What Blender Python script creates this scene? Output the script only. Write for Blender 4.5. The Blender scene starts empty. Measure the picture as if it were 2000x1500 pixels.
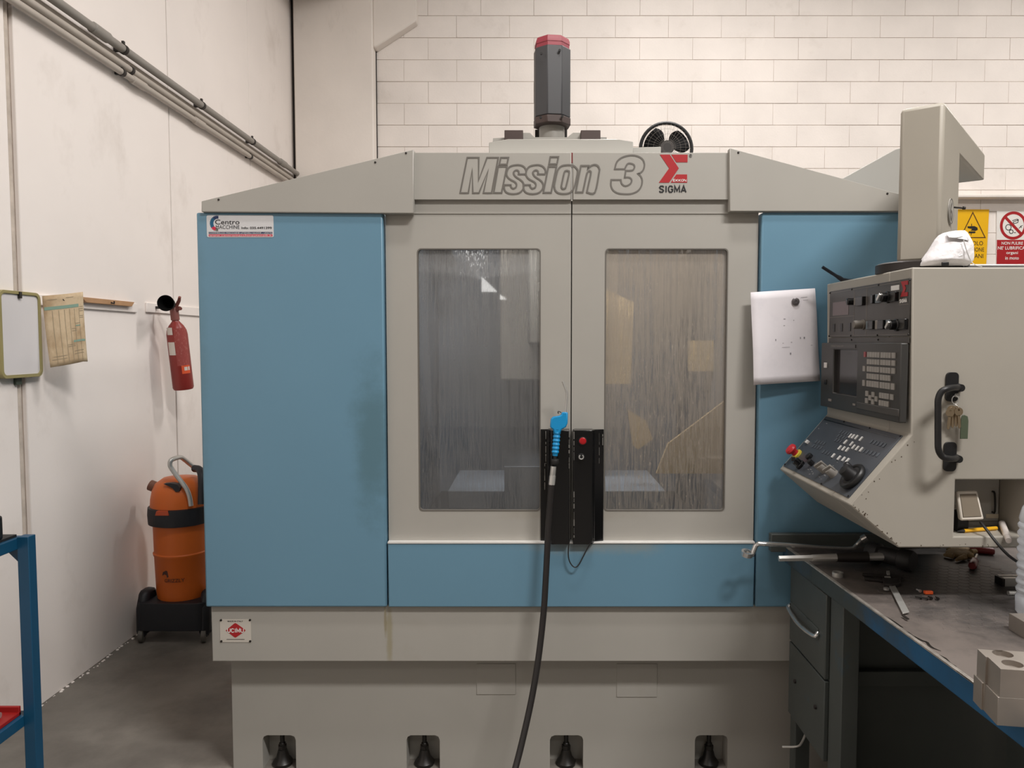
import bpy, bmesh, math, random
from mathutils import Vector, Matrix
from mathutils.geometry import tessellate_polygon
random.seed(7)
S = bpy.context.scene
COL = S.collection
PI = math.pi

# ------------------------------------------------------------------ camera, world, lights
F, CX, H = 1480.0, 1040.0, 1.63            # focal length in pixels (2000 px frame), principal x, eye height
TH = math.atan(82 / 1480)
CT, ST = math.cos(TH), math.sin(TH)
cam = bpy.data.cameras.new('camera'); co = bpy.data.objects.new('camera', cam); COL.objects.link(co)
co.location = (0, 0, H); co.rotation_euler = (PI / 2 - TH, 0, 0)
cam.sensor_width = 36; cam.lens = 36 * F / 2000; cam.shift_x = -(CX - 1000) / 2000
cam.clip_start = 0.05
S.camera = co
w = bpy.data.worlds.new('World'); S.world = w; w.use_nodes = True
w.node_tree.nodes['Background'].inputs[0].default_value = (0.95, 0.97, 1.0, 1)
w.node_tree.nodes['Background'].inputs[1].default_value = 0.25
S.view_settings.view_transform = 'Standard'; S.view_settings.look = 'None'
S.view_settings.gamma = 1; S.view_settings.use_curve_mapping = False
S.view_settings.exposure = 0.04

def lamp(name, loc, size, power, color=(1, .95, .89), rot=(0, 0, 0)):
    l = bpy.data.lights.new(name, 'AREA'); l.shape = 'RECTANGLE'; l.size, l.size_y = size
    l.energy = power; l.color = color
    o = bpy.data.objects.new(name, l); COL.objects.link(o); o.location = loc; o.rotation_euler = rot
    return o
WARM = (1, .962, .932)
lamp('hall_lamp', (.3, 1.6, 5.5), (1.2, .3), 75, WARM)
lamp('hall_lamp', (2.2, -.4, 5.5), (1.7, .5), 300, WARM)        # the lamp over the aisle: it throws the visible shadows
lamp('hall_lamp', (1.3, 5.0, 5.5), (1.2, .3), 100, WARM)
lamp('hall_lamp', (5.0, 4.7, 5.5), (1.2, .3), 110, WARM)
lamp('hall_lamp', (1.3, -3.6, 5.5), (1.2, .3), 38, WARM)
lamp('hall_lamp', (5.0, -.5, 5.5), (1.2, .3), 36, WARM)

# ------------------------------------------------------------------ pixel -> world
def ray(px, py):
    x = (px - CX) / F; y = (750 - py) / F
    return Vector((x, CT + y * ST, -ST + y * CT))
EYE = Vector((0, 0, H))
def atY(px, py, Y): d = ray(px, py); return EYE + d * (Y / d.y)
def atX(px, py, X): d = ray(px, py); return EYE + d * (X / d.x)
def atZ(px, py, Z): d = ray(px, py); return EYE + d * ((Z - H) / d.z)
def onp(px, py, p0, n): d = ray(px, py); return EYE + d * ((p0 - EYE).dot(n) / d.dot(n))
def xr(px, Y): return atY(px, 668, Y).x
def zr(py, Y): return atY(CX, py, Y).z

# ------------------------------------------------------------------ materials
def lin(c):
    return tuple(((v / 255) / 12.92 if v / 255 <= .04045 else ((v / 255 + .055) / 1.055) ** 2.4) for v in c)
MATS = {}
def mat(name, rgb, rough=.5, metal=0, noise=.06, nscale=6, bump=0, bscale=80, spec=.5, stains_shade=(), streak=None, coat=0):
    """rgb is the sRGB base colour; stains = [(centre, radii, rgb, strength)] are dirt, wear and painted shade with a place of their own"""
    if name in MATS: return MATS[name]
    m = bpy.data.materials.new(name); m.use_nodes = True; nt = m.node_tree; N = nt.nodes; L = nt.links
    b = N['Principled BSDF']
    b.inputs['Roughness'].default_value = rough; b.inputs['Metallic'].default_value = metal
    b.inputs['Specular IOR Level'].default_value = spec
    b.inputs['Coat Weight'].default_value = coat
    g = N.new('ShaderNodeNewGeometry')
    col = None
    c = lin(rgb)
    if noise:
        n = N.new('ShaderNodeTexNoise'); n.inputs['Scale'].default_value = nscale; n.inputs['Detail'].default_value = 5
        L.new(g.outputs['Position'], n.inputs['Vector'])
        r = N.new('ShaderNodeMapRange'); r.inputs[1].default_value = .3; r.inputs[2].default_value = .7
        r.inputs[3].default_value = 1 - noise; r.inputs[4].default_value = 1 + noise
        L.new(n.outputs['Fac'], r.inputs[0])
        mx = N.new('ShaderNodeVectorMath'); mx.operation = 'SCALE'; mx.inputs[0].default_value = c
        L.new(r.outputs[0], mx.inputs['Scale']); col = mx.outputs[0]
    for (ct, rd, srgb, st) in stains_shade:
        sb = N.new('ShaderNodeVectorMath'); sb.operation = 'SUBTRACT'; sb.inputs[1].default_value = ct
        L.new(g.outputs['Position'], sb.inputs[0])
        dv = N.new('ShaderNodeVectorMath'); dv.operation = 'DIVIDE'; dv.inputs[1].default_value = rd
        L.new(sb.outputs[0], dv.inputs[0])
        ln = N.new('ShaderNodeVectorMath'); ln.operation = 'LENGTH'; L.new(dv.outputs[0], ln.inputs[0])
        n = N.new('ShaderNodeTexNoise'); n.inputs['Scale'].default_value = 9; n.inputs['Detail'].default_value = 8
        n.inputs['Roughness'].default_value = .7
        L.new(g.outputs['Position'], n.inputs['Vector'])
        ad = N.new('ShaderNodeMath'); ad.operation = 'MULTIPLY_ADD'; ad.inputs[1].default_value = 1.6; ad.inputs[2].default_value = -.8
        L.new(n.outputs['Fac'], ad.inputs[0])
        a2 = N.new('ShaderNodeMath'); a2.operation = 'ADD'; L.new(ln.outputs['Value'], a2.inputs[0]); L.new(ad.outputs[0], a2.inputs[1])
        r = N.new('ShaderNodeMapRange'); r.interpolation_type = 'SMOOTHSTEP'
        r.inputs[1].default_value = 1.1; r.inputs[2].default_value = .2; r.inputs[3].default_value = 0; r.inputs[4].default_value = st
        L.new(a2.outputs[0], r.inputs[0])
        mx = N.new('ShaderNodeMix'); mx.data_type = 'RGBA'
        L.new(r.outputs[0], mx.inputs[0])
        if col is None: mx.inputs[6].default_value = (*c, 1)
        else: L.new(col, mx.inputs[6])
        mx.inputs[7].default_value = (*lin(srgb), 1); col = mx.outputs[2]
    if streak:   # (scale vector, rgb, low, high, strength): worn or dusty patches
        sc, srgb, lo, hi, st = streak
        mp = N.new('ShaderNodeVectorMath'); mp.operation = 'MULTIPLY'; mp.inputs[1].default_value = sc
        L.new(g.outputs['Position'], mp.inputs[0])
        n = N.new('ShaderNodeTexNoise'); n.inputs['Scale'].default_value = 1; n.inputs['Detail'].default_value = 8; n.inputs['Roughness'].default_value = .65
        L.new(mp.outputs[0], n.inputs['Vector'])
        r = N.new('ShaderNodeMapRange'); r.inputs[1].default_value = lo; r.inputs[2].default_value = hi; r.inputs[4].default_value = st
        L.new(n.outputs['Fac'], r.inputs[0])
        mx = N.new('ShaderNodeMix'); mx.data_type = 'RGBA'; L.new(r.outputs[0], mx.inputs[0])
        if col is None: mx.inputs[6].default_value = (*c, 1)
        else: L.new(col, mx.inputs[6])
        mx.inputs[7].default_value = (*lin(srgb), 1); col = mx.outputs[2]
    if col is None: b.inputs['Base Color'].default_value = (*c, 1)
    else: L.new(col, b.inputs['Base Color'])
    if bump:
        n = N.new('ShaderNodeTexNoise'); n.inputs['Scale'].default_value = bscale; n.inputs['Detail'].default_value = 4
        L.new(g.outputs['Position'], n.inputs['Vector'])
        bp = N.new('ShaderNodeBump'); bp.inputs['Strength'].default_value = bump; bp.inputs['Distance'].default_value = .01
        L.new(n.outputs['Fac'], bp.inputs['Height']); L.new(bp.outputs[0], b.inputs['Normal'])
    MATS[name] = m
    return m

# ------------------------------------------------------------------ mesh builder
class MB:
    def __init__(s): s.v = []; s.f = []
    def add(s, vs, fs):
        k = len(s.v); s.v += [Vector(v) for v in vs]; s.f += [tuple(i + k for i in f) for f in fs]; return s
    def box(s, a, b):
        (x0, y0, z0), (x1, y1, z1) = [min(p) for p in zip(a, b)], [max(p) for p in zip(a, b)]
        return s.add([(x0, y0, z0), (x1, y0, z0), (x1, y1, z0), (x0, y1, z0), (x0, y0, z1), (x1, y0, z1), (x1, y1, z1), (x0, y1, z1)],
                     [(0, 3, 2, 1), (4, 5, 6, 7), (0, 1, 5, 4), (1, 2, 6, 5), (2, 3, 7, 6), (3, 0, 4, 7)])
    def hexa(s, p):   # 8 points: bottom ring then top ring
        return s.add(p, [(0, 3, 2, 1), (4, 5, 6, 7), (0, 1, 5, 4), (1, 2, 6, 5), (2, 3, 7, 6), (3, 0, 4, 7)])
    def prism(s, outer, fr, d0, d1, holes=()):
        """outline (u,v) in frame fr=(origin,u,v,n), extruded from n=d0 to n=d1, with holes"""
        loops = [list(outer)] + [list(h) for h in holes]
        tess = tessellate_polygon([[Vector((p[0], p[1], 0)) for p in l] for l in loops])
        flat = [p for l in loops for p in l]; n = len(flat)
        o, u, v, nn = fr
        P = lambda p, d: o + u * p[0] + v * p[1] + nn * d
        fs = [tuple(t) for t in tess] + [tuple(i + n for i in reversed(t)) for t in tess]
        k = 0
        for l in loops:
            m = len(l)
            fs += [(k + i, k + (i + 1) % m, k + (i + 1) % m + n, k + i + n) for i in range(m)]
            k += m
        return s.add([P(p, d0) for p in flat] + [P(p, d1) for p in flat], fs)
    def face(s, pts): return s.add(pts, [tuple(range(len(pts)))])
    def tube(s, path, r, n=10, cap=True, closed=False):
        path = [Vector(p) for p in path]; m = len(path)
        rs = r if isinstance(r, (list, tuple)) else [r] * m
        prev = None; vs = []; fs = []
        for i, p in enumerate(path):
            if closed: t = (path[(i + 1) % m] - path[i - 1]).normalized()
            else: t = (path[min(i + 1, m - 1)] - path[max(i - 1, 0)]).normalized()
            if prev is None:
                a = t.orthogonal().normalized()
            else:
                a = (prev - t * prev.dot(t)).normalized()
            prev = a; b = t.cross(a)
            vs += [p + (a * math.cos(2 * PI * j / n) + b * math.sin(2 * PI * j / n)) * rs[i] for j in range(n)]
        for i in range(m if closed else m - 1):
            i2 = (i + 1) % m
            fs += [(i * n + j, i * n + (j + 1) % n, i2 * n + (j + 1) % n, i2 * n + j) for j in range(n)]
        if cap and not closed:
            fs += [tuple(range(n - 1, -1, -1)), tuple((m - 1) * n + j for j in range(n))]
        return s.add(vs, fs)
    def lathe(s, prof, o, ax, n=24, phase=0):
        """prof = [(radius, height)] about axis ax from point o"""
        ax = Vector(ax).normalized(); a = ax.orthogonal().normalized(); b = ax.cross(a); o = Vector(o)
        vs = []; fs = []
        for r, h in prof:
            vs += [o + ax * h + (a * math.cos(2 * PI * j / n + phase) + b * math.sin(2 * PI * j / n + phase)) * max(r, 1e-5) for j in range(n)]
        m = len(prof)
        for i in range(m - 1):
            fs += [(i * n + j, i * n + (j + 1) % n, (i + 1) * n + (j + 1) % n, (i + 1) * n + j) for j in range(n)]
        fs += [tuple(range(n - 1, -1, -1)), tuple((m - 1) * n + j for j in range(n))]
        return s.add(vs, fs)
    def ribbon(s, pts, fr, wd, d=.0006, closed=True):
        o, u, v, nn = fr; n = len(pts); vs = []
        P = [Vector((p[0], p[1])) for p in pts]
        for i in range(n):
            a = P[i - 1] if (closed or i) else P[i]; b = P[(i + 1) % n] if (closed or i < n - 1) else P[i]
            t1 = (P[i] - a); t2 = (b - P[i])
            t1 = t1.normalized() if t1.length > 1e-9 else t2.normalized()
            t2 = t2.normalized() if t2.length > 1e-9 else t1
            nm = Vector((-(t1 + t2).y, (t1 + t2).x))
            nm = nm.normalized() if nm.length > 1e-6 else Vector((-t1.y, t1.x))
            k = wd / 2 / max(.35, nm.dot(Vector((-t1.y, t1.x))))
            for q in (P[i] + nm * k, P[i] - nm * k): vs.append(o + u * q.x + v * q.y + nn * d)
        m = n if closed else n - 1
        return s.add(vs, [(2 * i, 2 * i + 1, (2 * i + 3) % (2 * n), (2 * i + 2) % (2 * n)) for i in range(m)])

def obj(name, mb, m, parent=None, bevel=0, smooth=40, label=None, origin=None, solid=0, sub=0):
    """links the builder's mesh as ONE object; children are stored relative to their thing's base"""
    me = bpy.data.meshes.new(name)
    if parent is not None:
        r = parent
        while r.parent is not None: r = r.parent
        off = Vector(r.location)
    elif origin is not None: off = Vector(origin)
    else:
        xs = [v.x for v in mb.v]; ys = [v.y for v in mb.v]; zs = [v.z for v in mb.v]
        off = Vector(((min(xs) + max(xs)) / 2, (min(ys) + max(ys)) / 2, min(zs)))
    me.from_pydata([v - off for v in mb.v], [], mb.f)
    bm = bmesh.new(); bm.from_mesh(me); bmesh.ops.recalc_face_normals(bm, faces=bm.faces); bm.to_mesh(me); bm.free()
    me.materials.append(m)
    if smooth:
        me.polygons.foreach_set('use_smooth', [True] * len(me.polygons))
        me.set_sharp_from_angle(angle=math.radians(smooth))
    o = bpy.data.objects.new(name, me); COL.objects.link(o)
    if parent is not None: o.parent = parent
    else: o.location = off
    if solid:
        md = o.modifiers.new('solid', 'SOLIDIFY'); md.thickness = solid; md.offset = 0
    if sub:
        md = o.modifiers.new('sub', 'SUBSURF'); md.levels = sub; md.render_levels = sub
    if bevel:
        md = o.modifiers.new('bevel', 'BEVEL'); md.width = bevel; md.segments = 2; md.limit_method = 'ANGLE'; md.angle_limit = math.radians(40)
        md.harden_normals = False
    if label: o['label'] = label
    return o
def thing(name, loc, label, cat, group=None):
    o = bpy.data.objects.new(name, None); COL.objects.link(o); o.location = loc; o.empty_display_size = .05
    return tag(o, label, cat, group)
def tag(o, label, cat, group=None):
    o['label'] = label; o['category'] = cat
    if group: o['group'] = group
    return o
def struct(o): o['kind'] = 'structure'; return o
def dupe(o, loc, label, parts=True):
    c = o.copy(); COL.objects.link(c); c.location = loc; c['label'] = label
    for ch in o.children:
        d = ch.copy(); COL.objects.link(d); d.parent = c
    return c

X3, Y3, Z3 = Vector((1, 0, 0)), Vector((0, 1, 0)), Vector((0, 0, 1))
def front(Y): return (Vector((0, Y, 0)), X3, Z3, -Y3)            # facing the camera, (x, z), n towards camera
def rect(x0, z0, x1, z1): return [(x0, z0), (x1, z0), (x1, z1), (x0, z1)]
def rrect(x0, z0, x1, z1, r, n=5, which=(1, 1, 1, 1)):
    out = []
    for k, (cx_, cz, a0) in enumerate([(x0 + r, z0 + r, PI), (x1 - r, z0 + r, 1.5 * PI), (x1 - r, z1 - r, 0), (x0 + r, z1 - r, .5 * PI)]):
        if which[k]: out += [(cx_ + r * math.cos(a0 + i * PI / 2 / n), cz + r * math.sin(a0 + i * PI / 2 / n)) for i in range(n + 1)]
        else: out.append([(x0, z0), (x1, z0), (x1, z1), (x0, z1)][k])
    return out
def circ(cx_, cz, r, n=24, ry=None): return [(cx_ + r * math.cos(2 * PI * i / n), cz + (ry or r) * math.sin(2 * PI * i / n)) for i in range(n)]
def pxr(fr_Y, pts): return [(atY(x, y, fr_Y).x, atY(x, y, fr_Y).z) for x, y in pts]
def spline(pts, corners=(), n=4, closed=True):
    P = [Vector(p) for p in pts]; N_ = len(P); out = []
    for i in range(N_ if closed else N_ - 1):
        p1, p2 = P[i], P[(i + 1) % N_]
        p0 = P[i - 1] if (i not in corners and (closed or i)) else p1 + (p1 - p2) * .3
        p3 = P[(i + 2) % N_] if ((i + 1) % N_ not in corners and (closed or i + 2 < N_)) else p2 + (p2 - p1) * .3
        k = n if not (i in corners and (i + 1) % N_ in corners) else 1
        for j in range(k):
            t = j / k
            out.append(.5 * ((2 * p1) + (-p0 + p2) * t + (2 * p0 - 5 * p1 + 4 * p2 - p3) * t * t + (-p0 + 3 * p1 - 3 * p2 + p3) * t ** 3))
    if not closed: out.append(P[-1])
    return out
FONT = {}
def text(name, body, fr, box, m, parent, bold=0.0, d=.0008, shear=0):
    """body filling box=(u0,v0,u1,v1) in frame fr, as a flat mesh"""
    cu = bpy.data.curves.new(name, 'FONT'); cu.body = body; cu.offset = bold; cu.shear = shear; cu.resolution_u = 3
    t = bpy.data.objects.new(name, cu); COL.objects.link(t)
    dg = bpy.context.evaluated_depsgraph_get()
    me = bpy.data.meshes.new_from_object(t.evaluated_get(dg))
    bpy.data.objects.remove(t); bpy.data.curves.remove(cu)
    vs = [v.co.copy() for v in me.vertices]; fs = [tuple(p.vertices) for p in me.polygons]
    bpy.data.meshes.remove(me)
    x0, x1 = min(v.x for v in vs), max(v.x for v in vs); y0, y1 = min(v.y for v in vs), max(v.y for v in vs)
    o, u, v_, nn = fr; mb = MB()
    mb.add([o + u * (box[0] + (v.x - x0) / (x1 - x0) * (box[2] - box[0])) + v_ * (box[1] + (v.y - y0) / (y1 - y0) * (box[3] - box[1])) + nn * d for v in vs], fs)
    return obj(name, mb, m, parent, smooth=0)

STROKE = {'S': [[(.95, .78), (.76, .97), (.3, .97), (.08, .76), (.3, .56), (.7, .45), (.93, .25), (.7, .03), (.25, .03), (.05, .22)]],
          'I': [[(.5, 0), (.5, 1)]], 'M': [[(.06, 0), (.06, 1), (.5, .22), (.94, 1), (.94, 0)]], 'A': [[(0, 0), (.5, 1), (1, 0)], [(.2, .3), (.8, .3)]],
          'G': [[(.93, .75), (.7, .97), (.3, .97), (.06, .7), (.06, .3), (.3, .03), (.7, .03), (.93, .2), (.93, .47), (.55, .47)]],
          'U': [[(.06, 1), (.06, .3), (.3, .03), (.7, .03), (.94, .3), (.94, 1)]], 'C': [[(.93, .74), (.7, .97), (.3, .97), (.06, .7), (.06, .3), (.3, .03), (.7, .03), (.93, .26)]],
          'E': [[(.95, 1), (.06, 1), (.06, 0), (.95, 0)], [(.06, .52), (.85, .52)]], 'K': [[(.06, 0), (.06, 1)], [(.95, 1), (.15, .5), (.95, 0)]],
          'O': [[(.3, .97), (.06, .7), (.06, .3), (.3, .03), (.7, .03), (.94, .3), (.94, .7), (.7, .97), (.28, .97)]], 'N': [[(.06, 0), (.06, 1), (.94, 0), (.94, 1)]]}
def stroke_text(name, body, fr, box, m, parent, wd, d=.0016, gap=.22):
    """bold block capitals drawn as broad strokes"""
    ws = [.32 if c == 'I' else 1.15 if c == 'M' else 1 for c in body]
    tot = sum(ws) + gap * (len(body) - 1); k = (box[2] - box[0] - wd) / tot; x = box[0] + wd / 2; mb = MB()
    for c, w_ in zip(body, ws):
        for si, st_ in enumerate(STROKE[c]):
            mb.ribbon([(x + a * w_ * k, box[1] + wd / 2 + b_ * (box[3] - box[1] - wd)) for a, b_ in st_], fr, wd, d + .0002 * si, closed=False)
        x += (w_ + gap) * k
    return obj(name, mb, m, parent, smooth=0)

# ------------------------------------------------------------------ palette
M_wall = mat('wall_paint', (239, 231, 225), .85, noise=.03, nscale=1.5, bump=.06, bscale=25, streak=((2.2, 2.2, 1.6), (196, 184, 174), .56, .8, .5))
M_block = mat('block_paint', (236, 228, 221), .85, noise=.05, nscale=2.5, bump=.15, bscale=60, streak=((3, 3, 3), (200, 190, 180), .6, .85, .5))
M_joint = mat('mortar', (204, 194, 184), .9)
M_grout = mat('grout', (190, 178, 166), .9, noise=.15, nscale=14, bump=.3, bscale=40)
M_conc = mat('column_concrete', (234, 226, 218), .85, noise=.04, nscale=2.5, bump=.1, bscale=30, streak=((4, 4, 1.2), (176, 166, 156), .6, .85, .5))
M_floor = mat('floor_concrete', (124, 119, 112), .55, noise=.22, nscale=2.6, bump=.1, bscale=30, spec=.35,
              streak=((2.2, 2.2, 1), (78, 73, 68), .45, .7, .6), stains_shade=[((-1.3, 3.55, 0), (.2, .2, 1), (126, 92, 66), .5)])
M_hall = mat('hall_paint', (176, 172, 166), .9, noise=.05)
M_ceil = mat('ceiling_concrete', (205, 202, 196), .9, noise=.05)
M_cream = mat('cream_enamel', (165, 162, 155), .42, noise=.03, nscale=3, streak=((3, 3, 3), (150, 143, 130), .62, .85, .5),
              stains_shade=[((-.525, 2.728, .56), (.014, .2, .16), (140, 130, 92), .55), ((-.54, 2.728, .62), (.006, .2, .09), (128, 116, 78), .6), ((.14, 2.72, 1.0), (.3, .1, .03), (146, 140, 126), .4)])
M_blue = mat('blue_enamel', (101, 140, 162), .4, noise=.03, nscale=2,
             stains_shade=[((-.575, 2.71, 1.28), (.09, .3, .34), (74, 104, 110), .55), ((.2, 2.71, .9), (.3, .2, .05), (150, 145, 130), .5), ((-1.2, 2.71, 1.6), (.05, .3, .8), (86, 118, 128), .4)])
M_black = mat('black_enamel', (15, 15, 16), .22, noise=.1)
M_blackplastic = mat('black_plastic', (24, 24, 25), .45)
M_rubber = mat('black_rubber', (30, 29, 29), .6)
M_steel = mat('bright_steel', (196, 195, 191), .36, metal=.6, noise=.06, nscale=30)
M_chrome = mat('chrome', (218, 218, 217), .16, metal=.85, noise=0)
M_darksteel = mat('dark_steel', (52, 48, 46), .5, metal=.4)
M_oily = mat('oily_black', (22, 19, 16), .4, noise=.3, nscale=40)
M_inner = mat('inner_sheet', (122, 130, 142), .55, noise=.15, nscale=4)
M_tan = mat('chip_guard', (204, 178, 138), .55, noise=.06, nscale=3)
M_innerdark = mat('inner_dark', (50, 54, 62), .5, noise=.2, nscale=4)
M_red = mat('sign_red', (166, 28, 34), .45, noise=0)
M_white = mat('print_white', (226, 224, 220), .5, noise=0)
M_ink = mat('print_black', (24, 24, 26), .5, noise=0)
M_letter = mat('letter_grey', (104, 100, 94), .5, noise=0)
M_yellow = mat('sign_yellow', (232, 178, 8), .45, noise=0)

# ------------------------------------------------------------------ the setting
XW, YB = -2.21, 7.2          # left wall plane, back wall plane
ZC = 6.0
floor = struct(obj('floor', MB().box((XW - .2, -9, -.1), (9, YB + .2, 0)), M_floor, smooth=0))
struct(obj('ceiling', MB().box((XW - .2, -9, ZC), (9, YB + .2, ZC + .1)), M_ceil, smooth=0))
struct(obj('wall_right', MB().box((9, -9, 0), (9.2, YB, ZC)), M_hall, smooth=0))
wl = struct(obj('wall_left', MB().box((XW - .2, -9, 0), (XW - .022, YB, ZC)), M_grout, smooth=0))
edges = [7.18, 6.02, 4.69, 3.275, 1.95, .6, -.75]
gaps = [.01, .008, .012, .055, .02, .02, .02]
for i in range(6):
    obj('panel', MB().box((XW - .022, edges[i] - gaps[i] / 2, 0), (XW, edges[i + 1] + gaps[i + 1] / 2, ZC)), M_wall, wl, bevel=.004, smooth=30)
obj('grout_ridge', MB().tube([(XW - .02, 3.27, 0), (XW - .02, 3.27, ZC)], .016, 8), M_grout, wl)
# grout crumbs along the foot of the wall
mb = MB()
for i in range(90):
    y = 2.6 + i * .024 + random.uniform(-.01, .01); a = random.uniform(.002, .009)
    mb.lathe([(a, 0), (a * .8, a * .5), (0, a * .7)], (XW + .004 + abs(random.gauss(0, .006)), y + random.uniform(-.02, .02), 0), (0, 0, 1), 6)
o = obj('plaster_crumbs', mb, M_wall); o['kind'] = 'stuff'; o['label'] = 'crumbled white plaster along the foot of the left wall'
# rear hall wall with its window (seen only as a reflection in the door glass)
struct(obj('wall_rear', MB().prism(rect(XW - .2, 0, 9, ZC), (Vector((0, -9, 0)), X3, Z3, Y3), -.2, 0,
      [[(p.x, p.z) for p in (atY(x, y, 14.49) for x, y in ((929, 528), (972, 570), (940, 570), (940, 543), (929, 543)))],
       [(p.x, p.z) for p in (atY(x, y, 14.49) for x, y in ((976, 574), (991, 585), (976, 585)))],
       [(p.x, p.z) for p in (atY(x, y, 14.49) for x, y in ((880, 470), (953, 470), (953, 524), (925, 524), (895, 505)))]]), M_hall, smooth=0))
M_day = bpy.data.materials.new('daylight_pane'); M_day.use_nodes = True
nd = M_day.node_tree.nodes; e = nd.new('ShaderNodeEmission'); e.inputs[0].default_value = (1, .98, .94, 1); e.inputs[1].default_value = 7
M_day.node_tree.links.new(e.outputs[0], nd['Material Output'].inputs[0])
struct(obj('window_1', MB().box((-1.9, -9.16, 2.2), (-.3, -9.12, 3.9)), M_day, smooth=0))

# back wall of painted blocks
wb = struct(obj('wall_back', MB().box((XW - .2, YB + .0035, 0), (9, YB + .2, ZC)), M_joint, smooth=0))
ztop = [zr(y, YB) for y in (31, 73, 116, 158, 200, 243, 287)]
ch = (ztop[0] - ztop[-1]) / 6; bl = 101 / F * YB
z_joint = ztop[0]
x_off = [atY(788, 52, YB).x, atY(836, 95, YB).x]
xl = xr(700, YB); xrr = xr(2060, YB)
proto = {}
for k in range(-1, 14):
    z1 = z_joint - k * ch; z0 = z1 - ch
    off = x_off[k % 2]
    j = math.floor((xl - off) / bl)
    while off + j * bl < xrr:
        a, b_ = off + j * bl, off + (j + 1) * bl
        j += 1
        key = 'b'
        if key not in proto:
            o = obj('block', MB().box((-bl / 2 + .0012, -.002, -ch / 2 + .0024), (bl / 2 - .0012, .014, ch / 2 - .0024)), M_block, wb, bevel=.002, smooth=30)
            for v in o.data.vertices: v.co += Vector(wb.location)
            proto[key] = o
        else:
            o = proto[key].copy(); COL.objects.link(o); o.parent = wb
        o.location = Vector(((a + b_) / 2, YB + random.uniform(-.002, .002), (z0 + z1) / 2)) - Vector(wb.location)
# the part of the back wall under the blocks one can see
obj('plaster_base', MB().box((xl, YB, 0), (8.9, YB + .012, z_joint - 14 * ch)), M_block, wb, smooth=0)
# concrete column with its corbel
YC = 7.05
xc0, xc1 = XW + .035, atY(729, 200, YC).x
col_ = struct(obj('wall_column', MB().box((xc0, YC, 0), (xc1, YB, ZC)), M_conc, bevel=.012, smooth=30))
struct(obj('trim_3', MB().box((XW, YC + .06, 0), (xc0, YB, ZC)), M_darksteel, smooth=0))
obj('expansion_joint', MB().box((xc1, YB - .02, 0), (xc1 + .007, YB + .01, ZC)), M_darksteel, col_, smooth=0)
pts = pxr(YC + .03, [(728, -40), (813, -40), (813, 40), (734, 92), (728, 92)])
pts[0] = (pts[0][0], ZC); pts[1] = (pts[1][0], ZC)
obj('corbel', MB().prism(pts, front(YC + .03), -.12, 0), M_conc, col_, bevel=.012, smooth=30)
struct(obj('ceiling_beam', MB().box((-1.9, -2, 4.85), (-1.3, YC - .01, 5.5)), M_conc, bevel=.02, smooth=30))
# ledge rail and lower conduit on the back wall, right of the machine
zt = zr(384, YB)
struct(obj('trim_1', MB().box((xr(1780, YB), YB - .12, zt - .03), (8.9, YB, zt)), M_conc, bevel=.008, smooth=30))
# white mounting rails on the left wall
def rail(name, p0, p1, off=.012, hgt=.05):
    a = atX(*p0, XW + off); b_ = atX(*p1, XW + off); zc = (a.z + b_.z) / 2
    return struct(obj(name, MB().box((XW, a.y, zc - hgt), (XW + off, b_.y, zc)), M_wall, bevel=.003, smooth=30))
rail('trim_2', (60, 574), (268, 592)); rail('trim_4', (287, 590), (420, 605), hgt=.055)

# conduits along the left wall, each a thing with its clips and sleeves
M_pipe = mat('conduit_grey', (142, 137, 130), .45, noise=.05)
M_pipe2 = mat('conduit_pale', (176, 167, 157), .5, noise=.05)
def conduit(label, z, x, r, y0, y1, clips, sleeves, m, slope=0):
    t = thing('conduit', (x, (y0 + y1) / 2, z - r), label, 'conduit', 'conduits on the left wall')
    obj('tube', MB().tube([(x, y0, z), (x, (y0 + y1) / 2, z + slope * (y1 - y0) / 2), (x, y1, z + slope * (y1 - y0))], r, 14), m, t)
    for y in clips:
        zz = z + slope * (y - y0)
        obj('pipe_clip', MB().lathe([(r + .004, -.012), (r + .004, .012)], (x, y, zz), Y3, 14).box((XW, y - .008, zz - .012), (x, y + .008, zz + .012)).box((x - .006, y - .008, zz + r), (x + .006, y + .008, zz + r + (.02 if m is M_pipe else .004))), M_darksteel, t)
    for y in sleeves:
        zz = z + slope * (y - y0)
        obj('sleeve', MB().lathe([(r + .001, -.07), (r + .006, -.065), (r + .006, .065), (r + .001, .07)], (x, y, zz), Y3, 14), m, t)
    return t
zA = atX(330, 160, XW + .05).z
conduit('uppermost dark grey conduit with black clips, high on the left white wall', zA, XW + .05, .022, 2.2, 7.05,
        [atX(241, 93, XW + .05).y, atX(394, 208, XW + .05).y, atX(493, 285, XW + .05).y], [atX(195, 58, XW + .05).y, atX(552, 330, XW + .05).y], M_pipe)
zB = atX(252, 135, XW + .035).z
conduit('middle grey conduit running between two others on the left wall', zB, XW + .035, .0175, 2.2, 7.05, [atX(255, 137, XW + .035).y], [], M_pipe2)
zD = atX(200, 115, XW + .04).z
conduit('lowest grey conduit with a thick sleeve on the left wall', zD, XW + .035, .0175, 2.2, 7.05, [atX(240, 152, XW + .04).y, atX(490, 325, XW + .04).y], [atX(272, 167, XW + .04).y, atX(390, 248, XW + .04).y], M_pipe2)
# flat cable duct between the upper and middle conduits
zE = (zA + zB) / 2
tag(obj('cable_duct', MB().box((XW, 2.2, zE - .018), (XW + .016, 7.04, zE + .018)), M_pipe2, bevel=.003), 'flat pale cable duct behind the conduits on the left wall', 'cable duct')

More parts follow.
